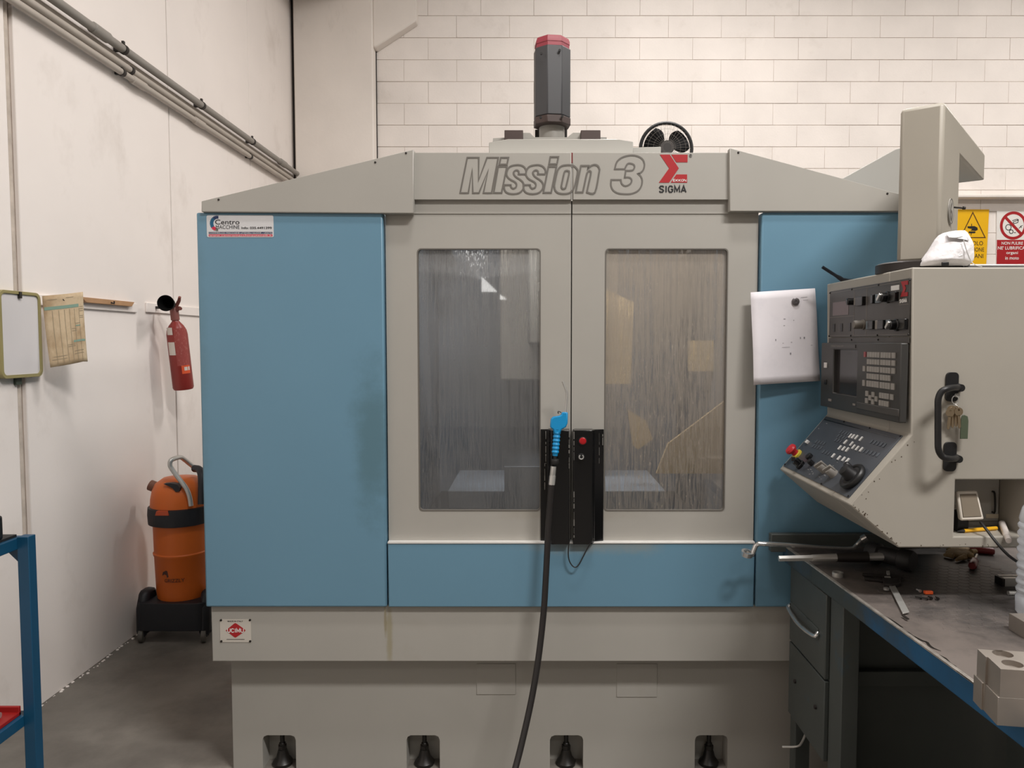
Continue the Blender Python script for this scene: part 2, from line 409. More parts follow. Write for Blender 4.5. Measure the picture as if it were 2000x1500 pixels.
# ------------------------------------------------------------------ the machining centre
D0 = 2.71
XL0, XL1, XD0, XG, XD1, XR0, XR1 = [xr(p, D0) for p in (389, 750, 753, 1116.5, 1481, 1484, 1845)]
zt_cov, zb_cov = zr(293, D0), zr(415, D0)
z_low, z_rail, z_blue0 = zr(1186, D0), zr(1058, D0), zr(1186, D0)
mc = thing('machining_center', (XG, 3.6, 0), 'large blue and cream machine with two glazed sliding doors standing on the floor', 'machine')
YR = 4.45
# plinth with four pockets for the levelling screws
YP = 2.808
px0, px1 = atY(454, 1400, YP).x, xr(1790, YP)
zp1 = zr(1300, YP)
outl = [(px0, 0.0)]
pock = []
for a, b_ in ((513, 578), (794, 859), (1074, 1139), (1357, 1421)):
    xa, xb = atY(a, 1465, YP).x, atY(b_, 1465, YP).x; zt_ = zr(1436, YP); r = .018
    pock.append((xa, xb, zt_))
    outl += [(xa, 0.0), (xa, zt_ - r), (xa + r * .3, zt_ - r * .3), (xa + r, zt_), (xb - r, zt_), (xb - r * .3, zt_ - r * .3), (xb, zt_ - r), (xb, 0.0)]
outl += [(px1, 0.0), (px1, zp1 + .03), (px0, zp1 + .03)]
obj('plinth', MB().prism(outl, front(YP), -.075, 0).box((px0, YP + .075, 0), (px1, YR, zp1 + .03)), M_cream, mc, smooth=0)
for xa, xb, zt_ in pock:
    xm = (xa + xb) / 2
    s = obj('leveling_screw', MB().lathe([(.036, .0), (.038, .012), (.024, .03), (.019, .05), (.016, .06), (.012, .062), (.012, .085), (.0085, .088), (.0085, .125), (.007, .128)], (xm, YP + .037, 0.001), Z3, 16), M_oily, mc)
    obj('lock_nut', MB().lathe([(.017, .062), (.017, .076)], (xm, YP + .037, .001), Z3, 6), M_oily, s)
# shadowed hatch covers on the plinth
for a, b_, y1 in ((931, 1007, 1356), (1204, 1283, 1361)):
    obj('hatch_cover', MB().box((atY(a, y1, YP).x, YP - .0025, zr(y1, YP)), (atY(b_, y1, YP).x, YP + .001, zr(1296, YP))), M_cream, mc, bevel=.001)
# band under the blue panels
YN = 2.728
bx0, bx1 = atY(413.5, 1240, YN).x, xr(1835, YN)
zb0 = zr(1292, YN)
obj('apron', MB().box((bx0, YN, zb0), (bx1, YR, z_blue0 + .002)), M_cream, mc, bevel=.003)
# blue cabinets left and right, lower front panel
pl = obj('side_panel', MB().box((XL0, D0, z_low), (XL1, YR, zb_cov)), M_blue, mc, bevel=.006)
obj('side_panel', MB().box((XR0, D0, z_low), (XR1, YR, zb_cov)), M_blue, mc, bevel=.006)
obj('front_panel', MB().box((XD0, D0, z_low), (XD1, D0 + .05, z_rail - .006)), M_blue, mc, bevel=.004)
obj('door_rail', MB().box((XD0, D0 - .003, z_rail - .007), (XD1, D0 + .1, z_rail - .0005)), mat('rail_steel', (228, 226, 222), .42, metal=.35, noise=.03), mc, bevel=.001)
# sloped covers above the cabinets
YV = D0 - .012
lc = pxr(YV, [(393, 414), (393, 393), (808, 292), (808, 417)])
obj('top_cover', MB().prism(lc, front(YV), -.03, 0), M_cream, mc, bevel=.003)
rcv = pxr(YV, [(1425, 413), (1425, 289), (1842, 402), (1842, 413)])
obj('top_cover', MB().prism(rcv, front(YV), -.03, 0), M_cream, mc, bevel=.003)
# roof plates behind the covers
obj('roof_plate', MB().hexa([Vector((lc[1][0], YV + .03, lc[1][1] - .004)), Vector((lc[2][0], YV + .03, lc[2][1] - .004)), Vector((lc[2][0], YR, lc[2][1] - .3)), Vector((lc[1][0], YR, lc[1][1] - .3)),
                             Vector((lc[1][0], YV + .03, lc[1][1])), Vector((lc[2][0], YV + .03, lc[2][1])), Vector((lc[2][0], YR, lc[2][1] - .29)), Vector((lc[1][0], YR, lc[1][1] - .29))]), M_cream, mc)
# cover standing behind the right cabinet
rc = pxr(3.5, [(1600, 372), (1652, 345), (1748, 292), (1830, 270), (1830, 400), (1600, 400)])
obj('rear_cover', MB().prism(rc, front(3.5), -.04, 0), M_cream, mc, bevel=.003)
# fasteners on the covers
for (x, y) in ((793, 299), (733, 317), (427, 390), (1442, 298), (1733, 378)):
    p = atY(x, y, YV)
    obj('cover_screw', MB().lathe([(.0038, 0), (.0038, .0015), (.0025, .0025)], p, -Y3, 10), M_darksteel, mc)
# inside of the machine, seen through the dirty panes
zin = zr(1010, D0)
zroof = zr(300, D0)
obj('liner', MB().box((XL1 + .002, D0 + .12, z_low), (XL1 + .012, YR, zb_cov)).box((XR0 - .012, D0 + .12, z_low), (XR0 - .002, YR, zb_cov)).box((XL1, 4.2, z_low), (XR0, 4.21, zroof - .05)), M_inner, mc)
obj('chip_tray', MB().box((XL1 + .02, D0 + .15, z_low), (XR0 - .02, 4.2, zin - .2)), M_innerdark, mc)
obj('work_table', MB().box((-.35, 3.1, zin - .06), (.55, 3.6, zin + .02)).box((-.2, 3.15, zin - .3), (.4, 3.55, zin - .06)), M_inner, mc, bevel=.005)
obj('machine_column', MB().box((-.16, 3.75, 1.44), (.42, 4.2, zroof + .02)), mat('column_pale', (186, 178, 168), .55), mc, bevel=.01)
obj('spindle_head', MB().box((-.02, 3.2, 1.62), (.3, 3.75, zroof - .02))  .lathe([(.1, 0), (.1, .2), (.06, .22), (.06, .3)], (.14, 3.38, 1.62), -Z3, 24), mat('head_grey', (132, 128, 122), .5), mc, bevel=.01)
ml_ = lamp('interior_fill', (XG, D0 + .22, zr(330, D0)), (1.2, .06), 13, (1, .96, .9), (math.radians(35), 0, 0))  # added fill light, no real fitting: brightens the inside behind the panes
# slanted guards
g0 = 3.05
obj('chip_guard', MB().prism(pxr(g0, [(1282, 925), (1440, 925), (1440, 765), (1305, 867)]), front(g0), -.02, 0), M_tan, mc)
obj('chip_guard', MB().prism(pxr(g0 + .1, [(1226, 800), (1262, 822), (1275, 858), (1246, 878), (1236, 870)]), front(g0 + .1), -.02, 0), M_tan, mc)
obj('chip_guard', MB().prism(pxr(g0 + .3, [(1345, 665), (1440, 665), (1440, 725), (1345, 725)]), front(g0 + .3), -.02, 0), M_tan, mc)
obj('chip_guard', MB().prism(pxr(g0 + .2, [(1172, 560), (1238, 590), (1232, 750), (1172, 750)]), front(g0 + .2), -.02, 0), M_tan, mc)
obj('chip_guard', MB().prism(pxr(g0, [(985, 912), (1075, 912), (1075, 1010), (1005, 1010), (985, 990)]), front(g0), -.02, 0), M_inner, mc)

# door glass: scratched clear sheet with dried coolant runs
def glass_mat(name, dirt_rgb, dens):
    m = bpy.data.materials.new(name); m.use_nodes = True; nt = m.node_tree; N = nt.nodes; L = nt.links
    N.remove(N['Principled BSDF']); out = N['Material Output']
    g = N.new('ShaderNodeNewGeometry')
    def noise(sc, det=6, ro=.6):
        v = N.new('ShaderNodeVectorMath'); v.operation = 'MULTIPLY'; v.inputs[1].default_value = sc; L.new(g.outputs['Position'], v.inputs[0])
        n = N.new('ShaderNodeTexNoise'); n.inputs['Scale'].default_value = 1; n.inputs['Detail'].default_value = det; n.inputs['Roughness'].default_value = ro
        L.new(v.outputs[0], n.inputs['Vector']); return n.outputs['Fac']
    def rng(fac, a, b, c, d):
        r = N.new('ShaderNodeMapRange'); r.inputs[1].default_value = a; r.inputs[2].default_value = b; r.inputs[3].default_value = c; r.inputs[4].default_value = d
        L.new(fac, r.inputs[0]); return r.outputs[0]
    def mth(op, a, b):
        x = N.new('ShaderNodeMath'); x.operation = op
        for i, q in enumerate((a, b)):
            if isinstance(q, (int, float)): x.inputs[i].default_value = q
            else: L.new(q, x.inputs[i])
        x.use_clamp = True; return x.outputs[0]
    sep = N.new('ShaderNodeSeparateXYZ'); L.new(g.outputs['Position'], sep.inputs[0])
    grad = rng(sep.outputs['Z'], 1.05, 1.9, dens[0], dens[1])    # dried film, thicker towards the top of the pane
    runs = rng(noise((290, 1, 15), 4, .6), .46, .62, 0, 1)       # fine runs wiped clear by coolant
    broad = rng(noise((90, 1, 2.0), 3), .35, .7, 0, 1)           # wide streaks
    patch = rng(noise((4, 1, 3), 3), .38, .62, 0, 1)             # where the runs are thick
    film = mth('MULTIPLY', grad, mth('ADD', mth('MULTIPLY', broad, .5), .72))
    dirt = mth('SUBTRACT', film, mth('MULTIPLY', runs, mth('MULTIPLY', mth('ADD', patch, .1), .3)))
    spots = rng(noise((170, 1, 40), 2, .5), .66, .72, 0, .35)
    dirt = mth('ADD', dirt, mth('MULTIPLY', spots, patch))
    tr = N.new('ShaderNodeBsdfTransparent'); tr.inputs[0].default_value = (.86, .87, .87, 1)
    df = N.new('ShaderNodeBsdfDiffuse'); df.inputs[0].default_value = (*lin(dirt_rgb), 1)
    tl = N.new('ShaderNodeBsdfTranslucent'); tl.inputs[0].default_value = (*lin(dirt_rgb), 1)
    d2 = N.new('ShaderNodeMixShader'); d2.inputs[0].default_value = .35; L.new(df.outputs[0], d2.inputs[1]); L.new(tl.outputs[0], d2.inputs[2])
    mx = N.new('ShaderNodeMixShader'); L.new(dirt, mx.inputs[0]); L.new(tr.outputs[0], mx.inputs[1]); L.new(d2.outputs[0], mx.inputs[2])
    gl = N.new('ShaderNodeBsdfGlossy'); gl.inputs['Roughness'].default_value = .02
    gl2 = N.new('ShaderNodeBsdfGlossy'); gl2.inputs['Roughness'].default_value = .35
    bp = N.new('ShaderNodeBump'); bp.inputs['Strength'].default_value = .35; bp.inputs['Distance'].default_value = .0006
    dr = rng(noise((230, 1, 70), 3, .6), .4, .6, 0, 1)           # drops that stand on the pane near its top
    top = rng(sep.outputs['Z'], 1.86, 1.95, 0, 1)
    L.new(mth('MULTIPLY', dr, top), bp.inputs['Height']); L.new(bp.outputs[0], gl.inputs['Normal'])
    gm = N.new('ShaderNodeMixShader'); gm.inputs[0].default_value = .4; L.new(gl.outputs[0], gm.inputs[1]); L.new(gl2.outputs[0], gm.inputs[2])
    fr = N.new('ShaderNodeFresnel'); fr.inputs[0].default_value = 1.55
    fa = mth('ADD', fr.outputs[0], .07)
    m2 = N.new('ShaderNodeMixShader'); L.new(fa, m2.inputs[0]); L.new(mx.outputs[0], m2.inputs[1]); L.new(gm.outputs[0], m2.inputs[2])
    L.new(m2.outputs[0], out.inputs[0]); return m
M_glass = glass_mat('dirty_glass', (160, 160, 160), (.22, .52))
M_glass2 = glass_mat('hazy_glass', (186, 176, 164), (.30, .84))

DD, DF = 2.733, 2.716       # door leaf plane and fascia plane
doors = []
for side, (a, b_, wa, wb_) in enumerate(((XD0, XG - .002, 816, 1056), (XG + .002, XD1, 1181, 1420))):
    zw0, zw1 = zr(998, DD), zr(485, DD)
    hole = rrect(xr(wa, DD) + .0, zw0, xr(wb_, DD), zw1, .014)
    d = obj('door', MB().prism(rect(a, z_rail, b_, zr(391, DF)), front(DD), -.03, 0, [hole]), M_cream, mc)
    doors.append(d)
    obj('window_pane', MB().box((xr(wa, DD) - .02, DD + .012, zw0 - .02), (xr(wb_, DD) + .02, DD + .018, zw1 + .02)), (M_glass, M_glass2)[side], d, smooth=0)
    obj('gasket', MB().prism(hole, front(DD), -.012, .0015, [rrect(xr(wa, DD) + .004, zw0 + .004, xr(wb_, DD) - .004, zw1 - .004, .012)]), M_letter, d)
    fx0, fx1 = (xr(809, DF) - .02, b_) if side == 0 else (a, xr(1425, DF) + .02)
    obj('fascia', MB().prism(rect(fx0, zr(390, DF), fx1, zr(298, DF)), front(DF), -.015, 0), M_cream, d, bevel=.003)
    obj('header_strip', MB().box((a, DD - .003, zr(418, DD)), (b_, DD + .001, zr(391, DD))), M_cream, d, bevel=.001)
obj('gap_seal', MB().box((XG - .004, DF + .003, zr(318, DF)), (XG + .003, DF + .01, zr(298, DF))), mat('seal_red', (120, 34, 38), .5), mc)
obj('gap_seal', MB().box((XG - .0035, DF + .004, zr(390, DF)), (XG + .0035, DF + .01, zr(318, DF))), M_steel, mc)
obj('gap_filler', MB().box((XG - .004, DD + .01, z_rail), (XG + .004, DD + .02, zr(391, DD))), M_black, mc)
# black pull channels on the doors
zh0, zh1 = zr(1057, DD), zr(838, DD)
def channel(xs, d):
    prof = [(xs[0], 0), (xs[0], .006)] + xs[1] + [(xs[2], 0)]
    return obj('pull_channel', MB().prism(prof, (Vector((0, DD, zh0)), X3, -Y3, Z3), 0, zh1 - zh0), M_black, d, bevel=.002)
xx = lambda p: xr(p, DD - .03)
hl = channel((xr(1056, DD), [(xr(1071, DD), .008), (xx(1077), .045), (xx(1113), .045)], xx(1113)), doors[0])
hr = channel((xx(1120), [(xx(1120), .045), (xx(1157), .045), (xx(1163), .02), (xr(1180, DD), .008)], xr(1180, DD)), doors[1])
yh = DD - .045
p = atY(1138, 861, yh); obj('red_button', MB().lathe([(.0155, 0), (.0155, .004), (.012, .0045)], p, -Y3, 24), M_blackplastic, doors[1])
obj('red_button', MB().lathe([(.0125, .003), (.0125, .0055), (.011, .0065), (.004, .007)], p, -Y3, 24), mat('button_red', (172, 20, 28), .35, noise=0), doors[1])
p = atY(1135, 892, yh); k_ = obj('key_switch', MB().lathe([(.013, 0), (.013, .008), (.009, .009)], p, -Y3, 24), M_blackplastic, doors[1])
obj('key_ring', MB().tube([p + Vector((.0075 * math.sin(a), -.01, .0075 * math.cos(a))) for a in [.5 + i * (2 * PI - 1) / 14 for i in range(15)]], .0022, 8), M_steel, doors[1])
# thin wire looping under the channels
wire = [atY(x, y, Y) for x, y, Y in ((1113, 1052, 2.69), (1110, 1072, 2.69), (1111, 1092, 2.69), (1117, 1104, 2.69), (1124, 1108, 2.69), (1131, 1102, 2.69), (1140, 1085, 2.69), (1150, 1066, 2.69), (1160, 1052, 2.685))]
obj('switch_wire', MB().tube(spline(wire, closed=False), .0022, 8), M_rubber, doors[1])
# worn silver edges of the channels
M_worn = mat('worn_edge', (150, 148, 144), .4, metal=.7)
mb = MB()
for (x, y0, y1) in ((1066, 842, 905), (1111.5, 842, 915), (1121, 843, 900), (1121, 960, 1050), (1170, 846, 905), (1177, 848, 870), (1064, 905, 960), (1168, 930, 960)):
    ymid = y0
    while ymid < y1:
        h = random.uniform(4, 16); wd = random.uniform(.3, 1.1)
        Y = yh if x in (1111.5, 1121) else DD - .013
        a = atY(x - wd, min(ymid + h, y1), Y); b_ = atY(x + wd, ymid, Y)
        mb.box((a.x, Y - .0012, a.z), (b_.x, Y + .001, b_.z)); ymid += h + random.uniform(0, 8)
for (xa, xb) in ((1071, 1112), (1122, 1157)):
    a = atY(xa, 839, yh); b_ = atY(xb, 837, yh); mb.box((a.x, yh - .001, a.z), (b_.x, yh + .004, b_.z))
o = obj('worn_edges', mb, M_worn, mc); o['kind'] = 'stuff'

# lettering of the fascia
fr = front(DF)
def cpx(pts, ox, oy, k): return [tuple(v) for v in pxr(DF, [(ox + x / k, oy + y / k) for x, y in pts])]
def letter(pts, ox, oy, corners=None, n=4, wpx=2.1, parent=mc):
    P = cpx(pts, ox, oy, 6.667)
    if corners is not None: P = [(v.x, v.y) for v in spline([(a, b_, 0) for a, b_ in P], corners, n)]
    return P
Mo = (880, 290)
ss = [(975, 335), (885, 335), (888, 300), (860, 282), (828, 300), (822, 325), (850, 368), (925, 420), (955, 475), (940, 535), (890, 580), (810, 592), (740, 578), (705, 540), (697, 475), (785, 475), (788, 500), (815, 522), (850, 505), (860, 472), (840, 438), (770, 398), (735, 355), (732, 310), (755, 255), (800, 225), (880, 214), (940, 228), (975, 262), (986, 300)]
sc = (0, 1, 14, 15)
glyphs = [
    ([(125, 580), (218, 120), (368, 120), (365, 415), (475, 120), (622, 120), (535, 580), (428, 580), (490, 285), (370, 580), (290, 580), (282, 275), (232, 580)], None),
    ([(655, 120), (755, 120), (735, 208), (635, 208)], None), ([(622, 235), (735, 235), (665, 578), (562, 578)], None),
    (ss, sc), ([(x + 252, y) for x, y in ss], sc),
    ([(1300, 110), (1405, 110), (1385, 203), (1283, 203)], None), ([(1275, 235), (1380, 235), (1310, 575), (1208, 575)], None),
    ([(1355, 510), (1354, 470), (1385, 320), (1410, 260), (1455, 225), (1530, 215), (1600, 225), (1645, 265), (1655, 310), (1620, 480), (1590, 540), (1545, 580), (1470, 590), (1400, 578), (1365, 545)], ()),
    ([(1445, 480), (1480, 320), (1500, 292), (1530, 292), (1545, 320), (1505, 490), (1490, 518), (1460, 525), (1447, 505)], ()),
    ([(1630, 570), (1698, 225), (1800, 225), (1790, 262), (1830, 225), (1880, 212), (1920, 228), (1938, 270), (1935, 310), (1880, 570), (1775, 570), (1825, 340), (1828, 305), (1810, 292), (1785, 310), (1770, 350), (1722, 570)], (0, 1, 2, 3, 10, 11, 16)),
]
for gi, (g_, c_) in enumerate(glyphs):
    P = letter(g_, *Mo, c_)
    right = sum(p[0] for p in P) / len(P) > XG
    obj('letter', MB().ribbon(P, fr, .0056, .0012 + .0001 * gi), M_letter, doors[1 if right else 0], smooth=0)
three = [(270, 335), (300, 240), (370, 183), (470, 157), (560, 165), (630, 205), (657, 270), (645, 340), (610, 380), (575, 395), (610, 430), (628, 485), (615, 560), (570, 620), (490, 655), (400, 660), (310, 648), (250, 610), (222, 550), (225, 475), (350, 475), (360, 520), (390, 550), (430, 552), (475, 525), (492, 485), (475, 452), (440, 442), (400, 445), (415, 355), (470, 355), (510, 345), (528, 310), (520, 280), (480, 262), (435, 270), (400, 335)]
obj('letter', MB().ribbon(letter(three, 1160, 280, (0, 9, 19, 20, 28, 29, 36)), fr, .0056, .0012), M_letter, doors[1], smooth=0)
mb = MB()
for poly in ([(858, 147), (988, 147), (1105, 325), (978, 512), (845, 512), (978, 325)], [(1007, 147), (1220, 147), (1218, 247), (1072, 247)], [(1072, 405), (1213, 405), (1213, 512), (1000, 512)]):
    mb.prism(cpx(poly, 1160, 280, 6.667), fr, 0, .001)
obj('emblem', mb, M_red, doors[1], smooth=0)
def tbox(Y, x0, y0, x1, y1): a = atY(x0, y1, Y); b_ = atY(x1, y0, Y); return (a.x, a.z, b_.x, b_.z)
stroke_text('emblem_text', 'EKKON', fr, tbox(DF, 1314, 350, 1340.5, 355), M_white, doors[1], .0016, .0018)
stroke_text('emblem_text', 'SIGMA', fr, tbox(DF, 1286, 362, 1341, 377), M_ink, doors[1], .0047, .0012, .3)
text('trademark_sign', '®', fr, tbox(DF, 1345.5, 301, 1351.5, 308), M_ink, doors[1], .01)

# dealer sticker
fD = front(D0)
def drect(x0, y0, x1, y1, Y=D0): a = atY(x0, y1, Y); b_ = atY(x1, y0, Y); return rect(a.x, a.z, b_.x, b_.z)
a = atY(404.5, 463.5, D0); b_ = atY(534, 420.5, D0)
st = obj('dealer_sticker', MB().prism(rrect(a.x, a.z, b_.x, b_.z, .006), fD, 0, .001), mat('sticker_white', (205, 205, 206), .45, noise=0), mc, label='white rectangular printed sticker')
M_navy = mat('print_navy', (28, 44, 84), .5, noise=0); M_pink = mat('print_crimson', (196, 36, 66), .5, noise=0); M_teal = mat('print_teal', (20, 88, 122), .5, noise=0)
obj('print_bar', MB().prism(drect(408, 453, 532, 456.8), fD, .001, .0014), M_navy, st, smooth=0)
obj('print_bar', MB().prism(drect(408, 457.8, 532.3, 462), fD, .001, .0014), M_pink, st, smooth=0)
text('print_text', 'Centro', fD, tbox(D0, 420.5, 429, 468, 438.5), M_ink, st, .008, .0016)
text('print_text', 'MACCHINE', fD, tbox(D0, 422, 440, 468, 447.2), M_ink, st, .0, .0016)
text('print_text', 'Info: 035.4491399', fD, tbox(D0, 472, 443, 531, 447.5), M_ink, st, .02, .0016)
text('print_text', 'COMMERCIO MACCHINE UTENSILI NUOVE - USATE', fD, tbox(D0, 409, 453.7, 531, 456.1), M_white, st, .0, .0018)
text('print_text', 'www.centromacchineutensili.it', fD, tbox(D0, 409, 458.3, 531, 461.5), M_white, st, .0, .0018)
ctr = atY(424.5, 436.5, D0)
for a0, a1, mm in ((80, 130, M_navy), (130, 215, M_teal), (215, 250, M_pink), (250, 275, M_letter)):
    mb = MB(); n = max(2, int((a1 - a0) / 6))
    pts = []
    for i in range(n + 1):
        t = math.radians(a0 + (a1 - a0) * i / n); r = .0245 if i % 2 else .0275
        pts.append((ctr.x + r * math.cos(t), ctr.z + r * math.sin(t) * 1.05))
    for i in range(n, -1, -1):
        t = math.radians(a0 + (a1 - a0) * i / n); pts.append((ctr.x + .002 + .0155 * math.cos(t), ctr.z + .0165 * math.sin(t)))
    obj('print_gear', mb.prism(pts, fD, .001, .0013), mm, st, smooth=0)
# maker's association plate on the apron
fN = front(YN)
a = atY(430.5, 1254, YN); b_ = atY(490, 1209.5, YN)
pt = obj('maker_plate', MB().prism(rect(a.x, a.z, b_.x, b_.z), fN, 0, .0015), mat('plate_white', (196, 190, 180), .4, noise=0), mc, label='white screwed-on plate with a red diamond')
dm = pxr(YN, [(441, 1231), (445, 1228), (457, 1218), (460, 1216.5), (463, 1218), (477, 1228), (480, 1231), (477, 1234), (463, 1243.5), (460, 1245), (457, 1243.5), (445, 1234)])
obj('red_diamond', MB().prism(dm, fN, .0015, .002), M_red, pt, smooth=0)
stroke_text('plate_text', 'UCIMU', fN, tbox(YN, 444, 1226.5, 477, 1235.5), M_white, pt, .0028, .0026, .25)
text('plate_text', 'MADE IN ITALY', fN, tbox(YN, 445, 1211.8, 475, 1214.3), M_ink, pt, .02, .002)
obj('plate_line', MB().prism(drect(443, 1247.8, 478, 1249, YN), fN, .0015, .002), M_letter, pt, smooth=0)
for x, y in ((432, 1211), (488.5, 1210.7), (432.7, 1252), (489, 1252)):
    obj('plate_screw', MB().lathe([(.0042, .001), (.0042, .003), (.002, .004)], atY(x, y, YN), -Y3, 10), M_oily, pt)

# spindle head top and motor above the fascia
YM = 3.35
hp = pxr(YM, [(955, 305), (955, 278), (992, 271.5), (1203, 271.5), (1237, 277), (1237, 305)])
obj('head_plate', MB().prism(hp, front(YM), -.05, 0), M_cream, mc, bevel=.003)
obj('head_plate', MB().prism(pxr(YM + .15, [(960, 300), (963, 270), (1000, 268), (1185, 268), (1185, 300)]), front(YM + .15), -.02, 0), M_cream, mc)
obj('cable_tray', MB().prism(pxr(YM + .1, [(1236, 300), (1236, 288), (1291, 286.5), (1291, 300)]), front(YM + .1), -.04, 0), M_cream, mc, bevel=.002)
M_brown = mat('brown_enamel', (70, 56, 52), .5)
for a, b_ in ((986, 1022), (1133, 1171)):
    obj('guide_block', MB().box((xr(a, YM + .1), YM + .1, zr(280, YM + .1)), (xr(b_, YM + .1), YM + .2, zr(254, YM + .1))), M_brown, mc, bevel=.002)
YQ = 3.6
cxm = xr(1077.5, YQ)
obj('bracket', MB().prism(pxr(YM + .16, [(1020, 285), (1020, 259), (1035, 259), (1044, 268), (1044, 285)]), front(YM + .16), -.05, 0), M_cream, mc, bevel=.002)
obj('bracket', MB().prism(pxr(YM + .16, [(1108, 285), (1108, 268), (1119, 259), (1134, 259), (1134, 285)]), front(YM + .16), -.05, 0), M_cream, mc, bevel=.002)
zq = lambda y: zr(y, YQ)
obj('motor_mount', MB().lathe([(.06, zq(285)), (.06, zq(247))], (cxm, YQ + .02, 0), Z3, 24), M_cream, mc)
obj('motor_mount', MB().box((xr(1045, YQ), YQ + .07, zq(290)), (xr(1108, YQ), YQ + .1, zq(245))), M_darksteel, mc)
mo = obj('spindle_motor', MB().lathe([(.088, zq(233)), (.088, zq(100))], (cxm, YQ, 0), Z3, 8, PI / 8 + .12), mat('motor_grey', (66, 66, 68), .45, noise=.05), mc, bevel=.004, smooth=30)
obj('motor_flange', MB().lathe([(.089, zq(248)), (.089, zq(233.5))], (cxm, YQ, 0), Z3, 8, PI / 8 + .12), M_brown, mo, bevel=.003, smooth=30)
obj('motor_cap', MB().lathe([(.082, zq(102)), (.082, zq(92)), (.084, zq(92)), (.084, zq(86)), (.078, zq(80)), (.05, zq(77.5))], (cxm, YQ, 0), Z3, 8, PI / 8 + .12), mat('cap_red', (150, 56, 68), .45), mo, smooth=30)
for x, y in ((1057, 105), (1056, 230), (1098, 228), (1093, 99)):
    obj('motor_bolt', MB().lathe([(.006, 0), (.006, .008)], atY(x, y, YQ - .085), -Y3, 8), M_oily, mo)

# ------------------------------------------------------------------ fan behind the machine
YF = 5.5
fc = atY(1301, 291, YF); R_ = 52 / F * YF
fan = thing('pedestal_fan', (fc.x, YF + .12, 0), 'round black caged fan with dark blades, behind the machine top', 'fan')
obj('fan_base', MB().lathe([(.2, 0), (.2, .02), (.05, .05), (.03, .08)], (fc.x, YF + .12, 0), Z3, 24), M_blackplastic, fan)
obj('pole', MB().tube([(fc.x, YF + .12, .05), (fc.x, YF + .12, fc.z)], .014, 12), M_blackplastic, fan)
obj('motor_housing', MB().lathe([(.02, -.05), (.05, -.05), (.05, .03), (.045, .06), (.02, .14)], fc, Y3, 20), M_darksteel, fan)
ring = lambda r, y, t, n=40: [Vector((fc.x + r * math.cos(2 * PI * i / n), fc.y + y, fc.z + r * math.sin(2 * PI * i / n))) for i in range(n)]
obj('guard_ring', MB().tube(ring(R_ - .01, 0, 0), .0125, 8, closed=True), M_blackplastic, fan)
mb = MB()
for i in range(36):
    a = 2 * PI * i / 36; dx, dz = math.cos(a), math.sin(a)
    for s_ in (-1, 1):
        mb.tube([fc + Vector((dx * .03, s_ * .05, dz * .03)), fc + Vector((dx * R_ * .8, s_ * .05, dz * R_ * .8)), fc + Vector((dx * (R_ - .012), 0, dz * (R_ - .012)))], .0008, 4)
for q_ in (.3, .5, .7, .85): mb.tube(ring(R_ * q_, -.05 * (1.25 - q_), 0, 36), .0008, 4, closed=True)
o = obj('guard_wires', mb, mat('guard_grey', (120, 112, 104), .5), fan); o['kind'] = 'stuff'
obj('hub', MB().lathe([(.03, 0), (.03, .03), (.02, .04)], fc + Vector((0, -.0, 0)), -Y3, 20), M_darksteel, fan)
for k in range(3):
    a0 = math.radians(28 + 120 * k); mb = MB(); rows = []
    for i in range(9):
        t = i / 8
        r = .025 + t * (R_ * .84 - .025)
        wd = (.3 + .5 * math.sin(PI * min(1, t * .75 + .12)))
        rows.append([fc + Vector((r * math.cos(a0 + wd * s_), .022 * s_, r * math.sin(a0 + wd * s_))) for s_ in (-1, -.5, 0, .5, 1)])
    vs = [p for r_ in rows for p in r_]
    mb.add(vs, [(i * 5 + j, i * 5 + j + 1, i * 5 + j + 6, i * 5 + j + 5) for i in range(8) for j in range(4)])
    obj('blade', mb, mat('blade_black', (18, 18, 19), .8, spec=.2), fan, solid=.003)

# ------------------------------------------------------------------ signs on the back wall
YS = YB - .012
fS = front(YS)
ys = tag(obj('warning_sign', MB().prism(pxr(YS, [(1868.5, 409), (1932, 409), (1926, 520), (1862, 520)]), fS, -.008, 0), M_yellow), 'yellow rectangular crushed-hand warning sign on the white block wall', 'sign')
tri = pxr(YS, [(1900, 415), (1924, 464), (1876, 464)])
obj('warning_triangle', MB().ribbon(tri, fS, .009, .001), mat('sign_brown', (84, 50, 10), .5, noise=0), ys, smooth=0)
mb = MB()
for poly in ([(1889.5, 442), (1903, 441.5), (1909, 444.5), (1909.5, 449), (1905, 451), (1895, 450), (1899, 447.5), (1890, 445.5)], [(1892, 452), (1904, 452), (1905.5, 453.5), (1904, 455.5), (1892, 455.5)], [(1897, 437), (1898.3, 437), (1898.3, 441.5), (1897, 441.5)], [(1896, 455.5), (1897.5, 455.5), (1897, 460), (1896.5, 460)]):
    mb.prism(pxr(YS, poly), fS, 0, .0012)
obj('warning_pictogram', mb, M_ink, ys, smooth=0)
text('sign_text', 'PERICOLO', fS, tbox(YS, 1873, 471, 1920, 479), M_ink, ys, .0, .0012)
text('sign_text', 'ATTENZIONE', fS, tbox(YS, 1870, 483.5, 1922, 491.5), M_ink, ys, .0, .0012)
text('sign_text', 'ALLE MANI', fS, tbox(YS, 1869, 496, 1920.5, 504), M_ink, ys, .0, .0012)
ps = tag(obj('prohibition_sign', MB().prism(pxr(YS, [(1947, 412), (2013, 412), (2013, 530), (1946, 530)]), fS, -.008, 0), mat('sign_white', (232, 228, 222), .4, noise=0)), 'white and red no-cleaning prohibition sign beside the yellow sign', 'sign')
obj('red_field', MB().prism(pxr(YS, [(1947, 468.5), (2013, 468.5), (2013, 528), (1946, 528)]), fS, 0, .0008), M_red, ps, smooth=0)
cc = atY(1979, 440.5, YS); rr_ = 23.2 / F * YS
